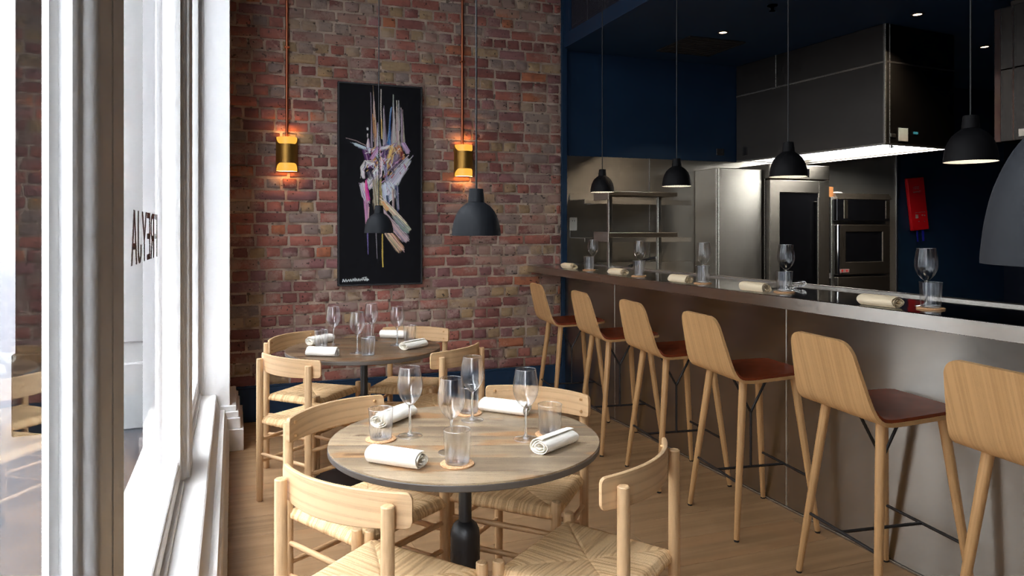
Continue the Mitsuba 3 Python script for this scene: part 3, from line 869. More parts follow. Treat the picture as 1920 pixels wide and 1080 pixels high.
def paint(pts, widths, col, seed):
    """A loaded brush: a body stroke and bristle lines of varied tint."""
    pts = np.asarray(pts, float)
    wd = np.broadcast_to(np.asarray(widths, float), (len(pts),))
    big = wd.max()
    stroke(pts, wd, col, .9 if big > 5 else 1.0, rough=.7 if big > 5 else .3, streak=.6 if big > 5 else .3, seed=seed)
    if big < 4.5:
        return
    d = pts[-1] - pts[0]
    nrm = np.array([-d[1], d[0]]) / (np.linalg.norm(d) + 1e-6)
    for k in range(int(big * .9)):
        o = prg.uniform(-.62, .62)
        q = pts + nrm * (o * wd)[:, None] + prg.uniform(-.8, .8, pts.shape)
        q[0] -= d * prg.uniform(-.25, .22); q[-1] += d * prg.uniform(-.25, .22)
        tone = [(238, 234, 236), (24, 20, 30), (205, 190, 205), col, col, (90, 70, 95), (222, 200, 168)][prg.randint(7)]
        mixc = [int(np.clip(col[i] * .55 + tone[i] * .45 + prg.uniform(-12, 12), 0, 255)) for i in range(3)]
        stroke(q, prg.uniform(.6, 2.0), mixc, .85, rough=.3, streak=.6, seed=seed * 13 + k)


S = [
    ([(692, 172), (693, 215), (694, 275)], [1, 1.5, 4], (128, 118, 128)), ([(697, 170), (698, 200), (700, 240), (703, 280)], [1, 1.5, 5, 8], (178, 150, 128)),
    ([(698, 220), (701, 255)], [3, 6], (176, 128, 84)), ([(711.5, 165), (711, 200), (712, 225)], [1.6, 1.6, 2], (198, 190, 176)), ([(712, 222), (713, 258)], [2, 2.4], (220, 190, 120)),
    ([(717, 208), (718, 240), (719, 278)], [1, 4, 8], (158, 156, 172)), ([(706, 238), (706, 285)], [2, 9], (206, 205, 212)), ([(730, 203), (728, 235), (727, 269)], [1, 2, 9], (44, 104, 160)),
    ([(735, 184), (736, 225), (737, 280)], [1.5, 4, 11], (188, 182, 178)), ([(741, 196), (743, 230), (744, 272)], [2, 6, 9], (196, 176, 162)), ([(745, 184), (746, 240)], [1.5, 4], (176, 172, 172)),
    ([(749, 199), (751, 235), (752, 268)], [1, 3, 7], (160, 152, 158)), ([(753, 211), (755, 262)], [1, 5], (158, 150, 132)),
    ([(686, 240), (686, 242)], 3.5, (220, 220, 220)), ([(686, 251), (686, 256)], 2.4, (205, 200, 200)), ([(687, 261), (687, 276)], [1.5, 6], (214, 196, 200)),
    ([(646, 260), (664, 264), (684, 273)], [1, 1.6, 2], (134, 116, 116)), ([(664, 271), (680, 278), (696, 282), (708, 298)], [5, 5, 6, 2], (194, 208, 216)),
    ([(682, 284), (690, 312)], 11, (78, 36, 84)), ([(722, 278), (716, 306)], 11, (64, 46, 84)), ([(700, 300), (704, 306)], 12, (40, 28, 40)), ([(697, 298), (702, 308)], 9, (206, 152, 60)),
    ([(690, 284), (716, 276), (732, 272)], 6, (220, 214, 214)), ([(706, 276), (694, 296)], 6, (204, 150, 190)), ([(733, 278), (727, 302), (722, 324)], [9, 10, 8], (228, 184, 116)), ([(744, 276), (752, 292)], 12, (196, 128, 76)), ([(751, 284), (750, 292)], 6, (88, 22, 20)),
    ([(754, 268), (762, 282)], 8, (206, 176, 206)), ([(741, 290), (736, 316)], 10, (128, 116, 136)), ([(748, 296), (728, 316)], 7, (74, 44, 70)),
    ([(763, 299), (744, 322), (722, 350)], [10, 15, 15], (204, 208, 218)), ([(756, 314), (738, 340), (720, 366)], [10, 14, 12], (216, 216, 226)), ([(718, 300), (700, 326), (688, 342)], [10, 12, 8], (226, 220, 226)),
    ([(678, 332), (676, 316), (684, 304), (698, 308)], [6, 7, 7, 6], (218, 210, 216)), ([(689, 322), (692, 332)], 10, (44, 38, 50)), ([(712, 296), (710, 334)], 5, (226, 206, 206)), ([(720, 306), (722, 338)], 5, (120, 120, 150)), ([(704, 330), (690, 350)], 10, (206, 200, 210)),
    ([(676, 348), (682, 366), (686, 378)], [9, 12, 9], (206, 196, 206)), ([(683, 342), (687, 374)], [5, 7], (208, 36, 142)), ([(684, 380), (685, 420)], [8, 4], (192, 140, 170)),
    ([(698, 340), (704, 392)], [8, 14], (140, 128, 104)), ([(709, 338), (711, 425)], [7, 8], (176, 160, 96)), ([(724, 344), (736, 362), (720, 376)], [10, 14, 8], (198, 208, 222)), ([(716, 350), (720, 378)], 8, (206, 214, 230)),
    ([(741, 350), (744, 394)], [8, 3], (52, 60, 88)), ([(734, 356), (735, 396)], [5, 2], (190, 170, 158)), ([(723, 368), (726, 392)], [5, 2], (40, 52, 80)),
    ([(716, 378), (736, 398), (763, 430)], [6, 9, 10], (218, 202, 172)), ([(738, 408), (760, 432)], [9, 13], (118, 136, 128)), ([(712, 394), (738, 426), (757, 448)], [9, 14, 15], (190, 170, 180)), ([(714, 380), (722, 392)], [5, 7], (220, 170, 100)),
    ([(708, 414), (728, 440), (748, 466)], [8, 13, 13], (202, 152, 114)), ([(722, 440), (744, 468)], [7, 10], (190, 166, 142)), ([(706, 402), (716, 414)], 10, (214, 190, 176)),
    ([(686, 432), (687, 478)], [3, 1], (92, 82, 122)), ([(702, 436), (704, 486)], [2, 1], (104, 100, 104)), ([(714, 440), (714, 480), (715, 502)], [2, 2.6, 2.2], (196, 170, 84)),
]
for q, (pts, wd, col) in enumerate(S):
    paint(pts, wd, col, q + 1)
dabs = [(226, 222, 228), (60, 36, 70), (196, 150, 190), (212, 170, 110), (150, 120, 150), (40, 30, 46), (190, 200, 214), (150, 60, 70), (110, 90, 120)]
for q in range(90):     # small dabs that break the strokes up where the paint is thickest
    cx_, cy_ = prg.normal(714, 20), prg.normal(300, 24)
    if not (676 < cx_ < 764 and 264 < cy_ < 372) or abs((cx_ - 716) + (cy_ - 310) * .35) > 44:
        continue
    an = prg.choice([-.9, -.7, 1.2, 1.5, -1.1]) + prg.uniform(-.25, .25)
    l_ = prg.uniform(3, 11)
    p0 = np.array([cx_, cy_])
    stroke([p0, p0 + l_ * np.array([math.cos(an), math.sin(an)])], [prg.uniform(.8, 3.2), prg.uniform(.4, 2.0)], dabs[prg.randint(len(dabs))], .9, rough=.5, streak=.5, seed=300 + q)
# signature scrawl
sg = [(640, 529), (641, 524), (644, 529), (646, 524), (648, 529), (651, 524.5), (653, 528.5), (655, 524), (657, 528.5), (659.5, 523.5), (661, 528), (663, 522), (664, 528), (666, 524), (668, 528), (670, 523.5), (672, 528), (674, 524), (676, 527), (678, 522.5), (680, 527.5), (683, 521), (681.5, 527.5), (685, 523.5), (685, 528), (687, 524.5), (688, 526.5)]
stroke(sg, 1.35, (196, 204, 204), 1.0, rough=.1, streak=.15, seed=99)
stroke([(676, 522.5), (684, 520.6)], 1.2, (196, 204, 204), 1.0, rough=.1, streak=.1, seed=98)
fx = PX0 + .012 + (px_u - 634) / 154 * (PX1 - PX0 - .024)
fz = PZ1 - .012 - (px_v - 158) / 376 * (PZ1 - PZ0 - .024)
cv = np.stack([fx.ravel(), np.full(fx.size, PY - .004), fz.ravel()], 1)
i, j = np.meshgrid(np.arange(gw - 1), np.arange(gh - 1))
q = (j * gw + i).ravel()
cf = np.stack([q, q + gw, q + gw + 1, q + 1], 1)
principled('canvas_paint', {'type': 'mesh_attribute', 'name': 'vertex_color'}, 0.6, spec=.1)
scene['abstract_painting__canvas'] = mikit.ply((cv, cf), 'canvas_paint', True, color=np.clip(canvas.reshape(-1, 3), 0, 1))
t_ = .013
put('abstract_painting__frame', cat([rbox(PX0, PX0 + t_, PY - .012, YW - .002, PZ0, PZ1, .002), rbox(PX1 - t_, PX1, PY - .012, YW - .002, PZ0, PZ1, .002),
                                    rbox(PX0, PX1, PY - .012, YW - .002, PZ0, PZ0 + t_, .002), rbox(PX0, PX1, PY - .012, YW - .002, PZ1 - t_, PZ1, .002)]), 'black_matte', False)
put('abstract_painting__backing', rbox(PX0 + .005, PX1 - .005, PY, YW - .004, PZ0 + .005, PZ1 - .005, .001), 'black_matte', False)
tag('abstract_painting', 'tall black abstract painting with colourful brush strokes on the brick wall', 'painting')

# ------------------------------------------------------------------ wall sconces on copper pipes
def half_cyl(rad, zs0, zs1, n=24, depth=1.0, t=None):
    a = np.linspace(0, PI, n)
    x, y = -np.cos(a) * rad, -np.sin(a) * rad * depth
    v, f = [], []
    for k in range(n):
        v += [[x[k], y[k], zs0[k]], [x[k], y[k], zs1[k]]]
    for k in range(n - 1):
        f.append([2 * k, 2 * k + 2, 2 * k + 3, 2 * k + 1])
    return np.array(v), np.array(f)


def make_sconce(key, lab):
    n = 33
    z0, z1 = np.full(n, -.126), np.full(n, .126)
    v, f = half_cyl(.0735, z0, z1, n, .97)
    # closed top, bottom and back
    c = len(v)
    v = np.vstack([v, [[0, 0, -.126], [0, 0, .126]]])
    tri = [[a[0], a[1], a[2]] for a in f] + [[a[0], a[2], a[3]] for a in f]
    put(key + '__diffuser', trimesh.Trimesh(v, np.array(tri), process=True), 'black_matte', 40)
    tri = []
    for k in range(n - 1):
        tri += [[2 * k, c, 2 * k + 2], [2 * k + 1, 2 * k + 3, c + 1]]
    ends = trimesh.Trimesh(v, np.array(tri), process=True)
    nz_ = ends.face_normals[:, 2] * np.sign(ends.triangles_center[:, 2])
    ff = ends.faces.copy()
    ff[nz_ < 0] = ff[nz_ < 0][:, ::-1]
    put(key + '__lamp', (np.array(ends.vertices), ff), 'shade_inner', False)
    scene[key + '__lamp']['emitter'] = {'type': 'area', 'radiance': rgb((26, 11, 2.6))}
    scene[key + '__diffuser']['emitter'] = {'type': 'area', 'radiance': rgb((1.25, .60, .075))}
    a = np.linspace(0, PI, n)
    u = np.abs(np.cos(a))
    e = np.clip((u - .66) / .34, 0, 1)
    rise = .048 * (1 - np.sqrt(np.maximum(0, 1 - e ** 2)))
    outs = []
    for rad, flip in ((.0765, False), (.0725, True)):
        v, f = half_cyl(rad, -.066 - rise, .074 + rise, n, .98)
        outs.append((v, f[:, ::-1] if flip else f))
    vo, fo = outs[0]; vi, fi = outs[1]
    V = np.vstack([vo, vi]); o = len(vo)
    F = list(map(list, fo)) + [list(np.array(q) + o) for q in fi]
    for k in range(n - 1):
        F += [[2 * k + 1, 2 * k + 3, 2 * k + 3 + o, 2 * k + 1 + o], [2 * k, 2 * k + o, 2 * k + 2 + o, 2 * k + 2]]
    F += [[0, 1, 1 + o, o], [2 * n - 2, 2 * n - 2 + o, 2 * n - 1 + o, 2 * n - 1]]
    mm = tmesh(V, F)
    mm.fix_normals()
    put(key + '__brass_band', mm, 'brass', 40)
    put(key + '__back_plate', rbox(-.078, .078, -.006, .02, -.128, .128, .002), 'brass', False)
    tag(key, lab, 'wall lamp', 'brass wall lamps')


make_sconce('wall_lamp', 'brass half-round wall lamp with amber glow, left of the painting')
place_tree('wall_lamp', T().translate([.300, YW - .012, 1.963]))
copy_tree('wall_lamp', 'wall_lamp_001', T().translate([1.663, YW - .012, 1.962]), 'brass half-round wall lamp with amber glow, right of the painting')
for q, xx in enumerate((.300, 1.652)):
    key = num('copper_pipe', q)
    put(key, tube([[xx, YW - .022, 2.08], [xx, YW - .022, 4.20]], .0105, 16), 'copper', 35,
        label=('vertical copper conduit pipe above the left wall lamp', 'vertical copper conduit pipe above the right wall lamp')[q], cat_='pipe', group='copper conduit pipes')
    for w in range(2):
        put(num(key + '__clip', w), rbox(xx - .02, xx + .02, YW - .036, YW + .004, 2.75 + w * .6, 2.765 + w * .6, .003), 'copper', False)

# ------------------------------------------------------------------ pendants
def make_pendant(key, top, rad, black, cord_len):
    s = rad
    prof_o = curve([(1.0, 0), (.995, .10), (.965, .36), (.895, .66), (.76, .96), (.58, 1.18), (.40, 1.31), (.335, 1.36)], 36)
    neck = [(.335, 1.37), (.32, 1.56), (.295, 1.74), (.285, 1.86), (.28, 1.895), (.25, 1.91), (0.04, 1.91)]
    inner = [(.975, 0.0), (.968, .10), (.94, .36), (.87, .65), (.735, .94), (.555, 1.155), (.38, 1.28), (.0, 1.30)]
    mat = 'lamp_black' if black else 'lamp_grey'
    put(key + '__shade', lathe([(x * s, z * s) for x, z in prof_o], 56), mat, 60)
    put(key + '__shade__neck', lathe([(x * s, z * s) for x, z in neck], 40), mat, 30)
    put(key + '__shade__lining', lathe([(s, 0)] + [(x * s, z * s) for x, z in inner], 48), 'shade_inner', 40)
    put(key + '__lamp', lathe([(0, .20 * s), (.86 * s, .20 * s), (.86 * s, .24 * s), (0, .24 * s)][::1], 40), 'label_white', False)
    put(key + '__cord', tube([[0, 0, 1.9 * s], [0, 0, cord_len]], .0032, 10), 'black_matte', 40)
    put(key + '__ceiling_rose', lathe([(0, cord_len - .03), (.05, cord_len - .03), (.052, cord_len - .004), (.052, cord_len), (0, cord_len)], 28), mat, 30)


make_pendant('bar_pendant', 0, .085, True, 2.545)
G1 = 'black pendants above the bar'
zb = 1.655
scene['bar_pendant__lamp']['emitter'] = {'type': 'area', 'radiance': rgb((3.4, 2.9, 2.2))}
tag('bar_pendant', 'black dome pendant lamp over the bar, nearest the brick wall', 'pendant lamp', G1)
pend = [(2.40, 4.605, 1.673, ''), (2.39, 3.645, 1.660, 'second black dome pendant over the bar counting from the brick wall'), (2.39, 2.716, 1.651, 'third black dome pendant over the bar counting from the brick wall'),
        (2.385, 1.808, 1.640, 'black dome pendant over the bar in front of the big hood, furthest right')]
for q in range(1, 4):
    copy_tree('bar_pendant', num('bar_pendant', q), T().translate(pend[q][:3]), pend[q][3])
    scene[num('bar_pendant', q) + '__cord'] = {**scene['bar_pendant__cord'], 'to_world': T().translate(pend[q][:3])}
place_tree('bar_pendant', T().translate(pend[0][:3]))
for q in range(4):   # cords of the bar pendants end at the lower ceiling's edge line
    pass
make_pendant('table_pendant', 0, .085, False, 2.818)
scene['table_pendant__lamp']['emitter'] = {'type': 'area', 'radiance': rgb((1.2, 1.0, .75))}
G2 = 'pendants above the dining tables'
tag('table_pendant', 'charcoal dome pendant lamp hanging above the nearer dining table', 'pendant lamp', G2)
copy_tree('table_pendant', 'table_pendant_001', T().translate([.750, 4.28, 1.385]), 'charcoal dome pendant lamp hanging in front of the painting')
copy_tree('table_pendant', 'table_pendant_002', T().translate([.565, .315, 1.376]), 'large blurred charcoal pendant lamp at the right edge, closest to the viewer')
place_tree('table_pendant', T().translate([.757, 2.392, 1.382]))

# ------------------------------------------------------------------ round tables
def make_table(key, x, y, R, deg, wood, seed0, lab, grp):
    to = pose(x, y, 0, deg)
    rr = random.Random(seed0)
    circ = Point(0, 0).buffer(R - .0015, 48)
    xs, k = -R, 0
    strips = []
    while xs < R:
        w = .095 + rr.random() * .03
        strips.append((xs, min(xs + w, R)))
        xs += w
    put(key + '__top', lathe([(0, .716), (R - .003, .716), (R, .719), (R, .733), (R - .002, .735), (0, .735)], 96), 'edge_dark', 30, to=to)
    for a, b in strips:
        g = circ.intersection(sbox(-1, a + .0004, 1, b - .0004))
        if g.is_empty or g.area < 1e-4:
            continue
        m = extrude(g.simplify(.0003), .005, .735)
        m = trimesh.graph.smooth_shade(tmesh(m.vertices, m.faces), angle=.4, facet_minarea=None)
        v = m.vertices
        uv = np.stack([v[:, 0] + 3 + 10 * (seed0 * 20 + k), v[:, 1] + v[:, 2]], 1)
        put(num(key + '__top__board', k), (np.array(m.vertices), np.array(m.faces)), wood, True, uv=uv, to=to)
        k += 1
    put(key + '__mounting_plate', rbox(-.16, .16, -.16, .16, .708, .716, .002), 'black_metal', False, to=to)
    put(key + '__column', tube([[0, 0, .40], [0, 0, .708]], .0205, 24), 'black_metal', 35, to=to)
    put(key + '__sleeve', lathe([(.047, .03), (.047, .425), (.045, .445), (.038, .462), (.026, .472), (.0205, .475)], 32), 'black_metal', 50, to=to)
    put(key + '__base', lathe([(0, 0), (.285, 0), (.29, .006), (.288, .012), (.20, .022), (.09, .032), (.05, .036), (0, .036)], 64), 'black_metal', 40, to=to)
    tag(key, lab, 'table', grp)


TG = 'round dining tables'
make_table('round_table', .663, 2.213, .427, -20, 'table_wood', 1, 'round greyish wooden table in the foreground on a black pedestal', TG)
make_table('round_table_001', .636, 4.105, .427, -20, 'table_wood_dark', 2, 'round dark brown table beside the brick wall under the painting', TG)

# ------------------------------------------------------------------ dining chairs (origin on the floor between the rear posts, facing +y)
def board_mesh():
    nx_, nz_ = 41, 7
    hw, t = .224, .0125
    def cy(x):
        return -.016 + .062 * (x / hw) ** 2
    outline_top = lambda x: .765 - .004 * (x / hw) ** 2
    outline_bot = lambda x: .668 + .006 * (x / hw) ** 2
    xs = np.linspace(-hw, hw, nx_)
    # rounded ends
    def ends(x, z0, z1):
        e = max(0, abs(x) - (hw - .014)) / .014
        d = .014 * (1 - math.sqrt(max(0, 1 - e * e)))
        return z0 + d, z1 - d
    xs = np.r_[np.linspace(-hw, -hw + .014, 6)[:-1], np.linspace(-hw + .014, hw - .014, 33), np.linspace(hw - .014, hw, 6)[1:]]
    V, F = [], []
    prof_n = 12
    for x in xs:
        z0, z1 = ends(x, outline_bot(x), outline_top(x))
        sl = 2 * .062 * x / hw ** 2
        nrm = np.array([-sl, 1]) / math.hypot(sl, 1)
        h = t / 2
        zz = [z0, z0 + .0025, z1 - .0025, z1, z1, z1 - .0025, z0 + .0025, z0]
        oo = [h - .003, h, h, h - .003, -h + .003, -h, -h, -h + .003]
        for o, zc in zip(oo, zz):
            V.append([x + nrm[0] * o, cy(x) + nrm[1] * o, zc])
    m8 = 8
    for k in range(len(xs) - 1):
        for q_ in range(m8):
            a, b = k * m8 + q_, k * m8 + (q_ + 1) % m8
            F.append([a, b, b + m8, a + m8])
    V, F = np.array(V), [list(f) for f in F]
    F = np.array(F)
    tri = np.vstack([F[:, [0, 1, 2]], F[:, [0, 2, 3]]])
    L = (len(xs) - 1) * m8
    cap = [[0, q_ + 1, q_] for q_ in range(1, m8 - 1)] + [[L, L + q_, L + q_ + 1] for q_ in range(1, m8 - 1)]
    m = trimesh.Trimesh(V, np.vstack([tri, cap]), process=True)
    m.fix_normals()
    return m


def seat_mesh():
    """Woven seat: four mitred fields, each with its strands perpendicular to its rail; uv.x runs across the strands."""
    N = 44
    y0, y1, w0, w1 = .004, .382, .184, .212
    s = np.linspace(-1, 1, N + 1)
    V, F, UV = [], [], []
    def pos(a, b):
        yv = y0 + (y1 - y0) * (b + 1) / 2
        hw = w0 + (w1 - w0) * (b + 1) / 2
        d = max(abs(a), abs(b))
        edge = .16
        z = .4405 - .010 * (1 - d) + (0 if d < 1 - edge else -.0175 * (1 - math.sqrt(max(0, 1 - ((d - 1 + edge) / edge) ** 2))))
        crease = math.exp(-((abs(a) - abs(b)) / .035) ** 2) * .0028 * min(1, (1 - d) * 6)
        return [a * hw, yv, z - crease]
    # four triangular fields so that uv can differ across the mitres
    for field in range(4):
        base = len(V)
        M_ = 26
        K_ = 40
        for r_ in range(M_ + 1):
            d = r_ / M_
            for c_ in range(K_ + 1):
                e = (c_ / K_ * 2 - 1) * d
                a, b = ((e, d), (e, -d), (d, e), (-d, e))[field]
                P = pos(a, b)
                V.append(P)
                UV.append([P[0], P[1]] if field < 2 else [P[1], P[0]])
        for r_ in range(M_):
            for c_ in range(K_):
                q_ = base + r_ * (K_ + 1) + c_
                f = [q_, q_ + 1, q_ + K_ + 2, q_ + K_ + 1]
                F.append(f if field in (1, 2) else f[::-1])
        # the wrap under the rail
        base2 = len(V)
        for r_ in range(7):
            ang = r_ / 6 * PI
            for c_ in range(K_ + 1):
                e = c_ / K_ * 2 - 1
                a, b = ((e, 1), (e, -1), (1, e), (-1, e))[field]
                P = pos(a, b)
                out = np.array(((0, 1), (0, -1), (1, 0), (-1, 0))[field])
                V.append([P[0] + out[0] * .006 * math.sin(ang), P[1] + out[1] * .006 * math.sin(ang), P[2] - .011 * (1 - math.cos(ang))])
                UV.append([P[0], P[1] + .01 * r_] if field < 2 else [P[1], P[0] + .01 * r_])
        for r_ in range(6):
            for c_ in range(K_):
                q_ = base2 + r_ * (K_ + 1) + c_
                f = [q_, q_ + 1, q_ + K_ + 2, q_ + K_ + 1]
                F.append(f if field in (1, 2) else f[::-1])
    V = np.array(V)
    # underside
    b = len(V)
    zb = .4405 - .0175 - .022
    V = np.vstack([V, [[-w0, y0, zb], [w0, y0, zb], [w1, y1, zb], [-w1, y1, zb]]])
    UV += [[0, 0], [0, .1], [.1, .1], [.1, 0]]
    F += [[b, b + 3, b + 2, b + 1]]
    F = np.array(F)
    tri = np.vstack([F[:, [0, 1, 2]], F[:, [0, 2, 3]]])
    ctr = np.array([0, (y0 + y1) / 2, .42])
    tc = V[tri].mean(1) - ctr
    nn = np.cross(V[tri[:, 1]] - V[tri[:, 0]], V[tri[:, 2]] - V[tri[:, 0]])
    tc = tc * np.array([.15, .15, 1.0])
    flip = (nn * tc).sum(1) < 0
    tri[flip] = tri[flip][:, ::-1]
    return (V, tri), np.array(UV)


PWX, FWX, FY_ = .186, .210, .372


def make_chair(key):
    (sv, sf), suv = seat_mesh()
    put(key + '__seat', (sv, sf), 'papercord', True, uv=suv)
    put(key + '__backrest', board_mesh(), 'oak_light', 40, axis=0, across=[.03, .12, 1.0], seed=1)
    legs = [((-PWX, -.002), .738), ((PWX, -.002), .738), ((-FWX, FY_), .462), ((FWX, FY_), .462)]
    for q, ((lx, ly), h) in enumerate(legs):
        put(num(key + '__leg', q), tube([[lx, ly, 0], [lx, ly, .2], [lx, ly, .43], [lx, ly, h]], [.0155, .0175, .0175, .0168], 20, rim=.003), 'oak_light', 40, axis=2, seed=2 + q)
    st = [((-PWX, 0, .318), (-FWX, FY_, .318)), ((PWX, 0, .318), (FWX, FY_, .318)), ((-PWX, 0, .205), (-FWX, FY_, .205)), ((PWX, 0, .205), (FWX, FY_, .205)),
          ((-FWX, FY_, .345), (FWX, FY_, .345)), ((-FWX, FY_, .245), (FWX, FY_, .245)), ((-PWX, 0, .245), (PWX, 0, .245))]
    for q, (a, b) in enumerate(st):
        a, b = np.array(a), np.array(b)
        put(num(key + '__stretcher', q), tube([a, a + (b - a) * .12, (a + b) / 2, b - (b - a) * .12, b], [.0075, .0095, .0105, .0095, .0075], 14), 'oak_light', 40, axis=b - a, seed=7 + q)
    k = 0
    for sx in (-1, 1):
        for zz in (.694, .740):
            put(num(key + '__dowel_plug', k), tube([[sx * PWX, .028, zz], [sx * PWX, .0405, zz]], .0052, 12), 'oak_stool', 40, axis=1)
            k += 1


make_chair('dining_chair')
CG = 'oak dining chairs around the round tables'
chairs = [
    (.210, 1.878, (.78, .62), 'oak dining chair in the foreground with its back to the viewer, left of the pedestal'),
    (.300, 2.725, (.56, -.83), 'oak dining chair at the window side of the foreground table, backrest seen from inside'),
    (1.070, 1.765, (-.60, .80), 'oak dining chair in the right foreground with its woven seat in full view'),
    (1.126, 2.702, (-.70, -.71), 'oak dining chair at the far right side of the foreground table, facing the viewer'),
    (.188, 3.805, (.81, .585), 'oak dining chair at the near window side of the dark table'),
    (.250, 4.630, (.75, -.66), 'oak dining chair in the corner between window and brick wall'),
    (1.115, 3.775, (-.62, .785), 'oak dining chair at the right of the dark table, its back partly behind wine glasses'),
    (1.075, 4.690, (-.47, -.88), 'oak dining chair at the dark table right below the brick wall'),
]
CM = []
for x, y, (fx_, fy_), lab in chairs:
    CM.append(pose(x, y, 0, math.degrees(math.atan2(-fx_, fy_))))
tag('dining_chair', chairs[0][3], 'chair', CG)
for q in range(1, 8):
    copy_tree('dining_chair', num('dining_chair', q), CM[q], chairs[q][3])
place_tree('dining_chair', CM[0])

# ------------------------------------------------------------------ bar stools (origin on the floor under the seat, facing +y)
def shell_parts():
    # side profile of the ply sheet, from the front edge of the seat back and up (y, z)
    prof_ = [(.205, .722), (.19, .724), (.05, .718), (-.10, .712), (-.155, .713), (-.19, .722), (-.212, .745), (-.228, .785), (-.248, .86), (-.268, .94), (-.283, 1.003)]
    c = curve(prof_, 60)
    seg = np.r_[0, np.cumsum(np.linalg.norm(np.diff(c, axis=0), axis=1))]
    Lt = seg[-1]
    bend = np.interp(-.19, c[::-1, 0], seg[::-1])
    def half(s):
        if s < bend:
            w = .185 + (.226 - .185) * (s / bend) ** .8
        else:
            tt = (s - bend) / (Lt - bend)
            w = .226 + (.172 - .226) * tt
            if tt < .15: w = .226 - .054 * tt
        # rounded corners
        for e, rad in ((s, .05), (Lt - s, .055)):
            if e < rad:
                w = w - rad + math.sqrt(max(0, rad ** 2 - (rad - e) ** 2))
        return w
    ss = np.r_[np.linspace(0, .05, 9)[:-1], np.linspace(.05, Lt - .055, 44), np.linspace(Lt - .055, Lt, 10)[1:]]
    return c, seg, Lt, half, ss, bend


def sheet(c, seg, ss, half, t, off, inset=0.0):
    V, F = [], []
    K = 9
    n = len(ss)
    for s in ss:
        y, z = np.interp(s, seg, c[:, 0]), np.interp(s, seg, c[:, 1])
        y2, z2 = np.interp(min(s + .004, seg[-1]), seg, c[:, 0]), np.interp(min(s + .004, seg[-1]), seg, c[:, 1])
        y1, z1 = np.interp(max(s - .004, 0), seg, c[:, 0]), np.interp(max(s - .004, 0), seg, c[:, 1])
        tg = np.array([y2 - y1, z2 - z1]); tg /= np.linalg.norm(tg)
        nm = np.array([tg[1], -tg[0]])     # towards the sitter
        w = max(half(s) - inset, .002)
        row = []
        for q_ in range(K):
            x = -w + 2 * w * q_ / (K - 1)
            e = abs(x / w) ** 2 * .012 * 0
            row.append([x, y + nm[0] * off, z + nm[1] * off])
        for q_ in range(K - 1, -1, -1):
            x = -w + 2 * w * q_ / (K - 1)
            row.append([x, y + nm[0] * (off + t), z + nm[1] * (off + t)])
        V += row
    m2 = 2 * K
    for k in range(n - 1):
        for q_ in range(m2):
            a, b = k * m2 + q_, k * m2 + (q_ + 1) % m2
            F.append([a, a + m2, b + m2, b])
    F = np.array(F)
    tri = [np.vstack([F[:, [0, 1, 2]], F[:, [0, 2, 3]]])]
    L = (n - 1) * m2
    for q_ in range(K - 1):
        tri.append(np.array([[q_, q_ + 1, m2 - 2 - q_], [q_, m2 - 2 - q_, m2 - 1 - q_], [L + q_, L + m2 - 2 - q_, L + q_ + 1], [L + q_, L + m2 - 1 - q_, L + m2 - 2 - q_]]))
    m = trimesh.Trimesh(np.array(V), np.vstack(tri), process=True)
    m.fix_normals()
    return m


def make_stool(key):
    c, seg, Lt, half, ss, bend = shell_parts()
    m = sheet(c, seg, ss, half, .013, -.0065)
    # grain runs up the back: uv from arc length
    put(key + '__shell', m, 'oak_stool', 40, axis=[0, .45, -.9], across=[1.0, .06, .03], seed=3)
    ss2 = np.r_[np.linspace(.012, .05, 6), np.linspace(.06, bend - .005, 26), np.linspace(bend + .002, bend + .045, 6)]
    put(key + '__cushion', sheet(c, seg, ss2, half, .012, .0066, .010), 'leather', 40)
    legs = [((-.150, -.135, .716), (-.222, -.212, .008)), ((.150, -.135, .716), (.222, -.212, .008)), ((-.150, .13, .718), (-.222, .205, .008)), ((.150, .13, .718), (.222, .205, .008))]
    for q, (a, b) in enumerate(legs):
        a, b = np.array(a), np.array(b)
        put(num(key + '__leg', q), tube([b, b + (a - b) * .3, b + (a - b) * .75, a], [.0118, .0150, .0178, .0188], 18), 'oak_stool', 40, axis=a - b, seed=4 + q)
        put(num(key + '__foot', q), lathe([(0, 0), (.0112, 0), (.0118, .002), (.0118, .009), (0, .009)], 14).apply_translation([b[0], b[1], 0]), 'black_metal', 35)
    def at(q, z):
        a, b = np.array(legs[q][0]), np.array(legs[q][1])
        return b + (a - b) * (z - b[2]) / (a[2] - b[2])
    fr = []
    zf = .252
    for u, v in ((0, 1), (2, 3)):
        fr.append(tube([at(u, zf), at(v, zf)], .0062, 12))
    mid = lambda u, v: (at(u, zf) + at(v, zf)) / 2
    fr.append(tube([mid(0, 1), mid(2, 3)], .0062, 12))
    ctr = (mid(0, 1) + mid(2, 3)) / 2
    put(key + '__footrest', cat(fr), 'black_metal', 40)
    fork = np.array([ctr[0], ctr[1], .52])
    put(key + '__support_rod', cat([tube([ctr, fork], .006, 12), tube([fork + [0, 0, -.004], [0, ctr[1] - .11, .712]], .006, 12), tube([fork + [0, 0, -.004], [0, ctr[1] + .11, .715]], .006, 12)]), 'black_metal', 40)


make_stool('bar_stool')
SG = 'oak bar stools along the bar'
stools = [(2.315, 4.93, 'oak bar stool with rust leather seat closest to the brick wall'), (2.315, 4.19, 'second oak bar stool along the bar from the brick wall'), (2.315, 3.53, 'third oak bar stool along the bar from the brick wall'),
          (2.315, 2.885, 'fourth oak bar stool along the bar from the brick wall'), (2.315, 2.115, 'fifth oak bar stool from the brick wall, largest one seen whole'), (2.315, 1.44, 'oak bar stool cut off by the right edge of the photo')]
SM = [pose(x, y, 0, -90 - 7) for x, y, _ in stools]
tag('bar_stool', stools[0][2], 'bar stool', SG)
for q in range(1, 6):
    copy_tree('bar_stool', num('bar_stool', q), SM[q], stools[q][2])
place_tree('bar_stool', SM[0])

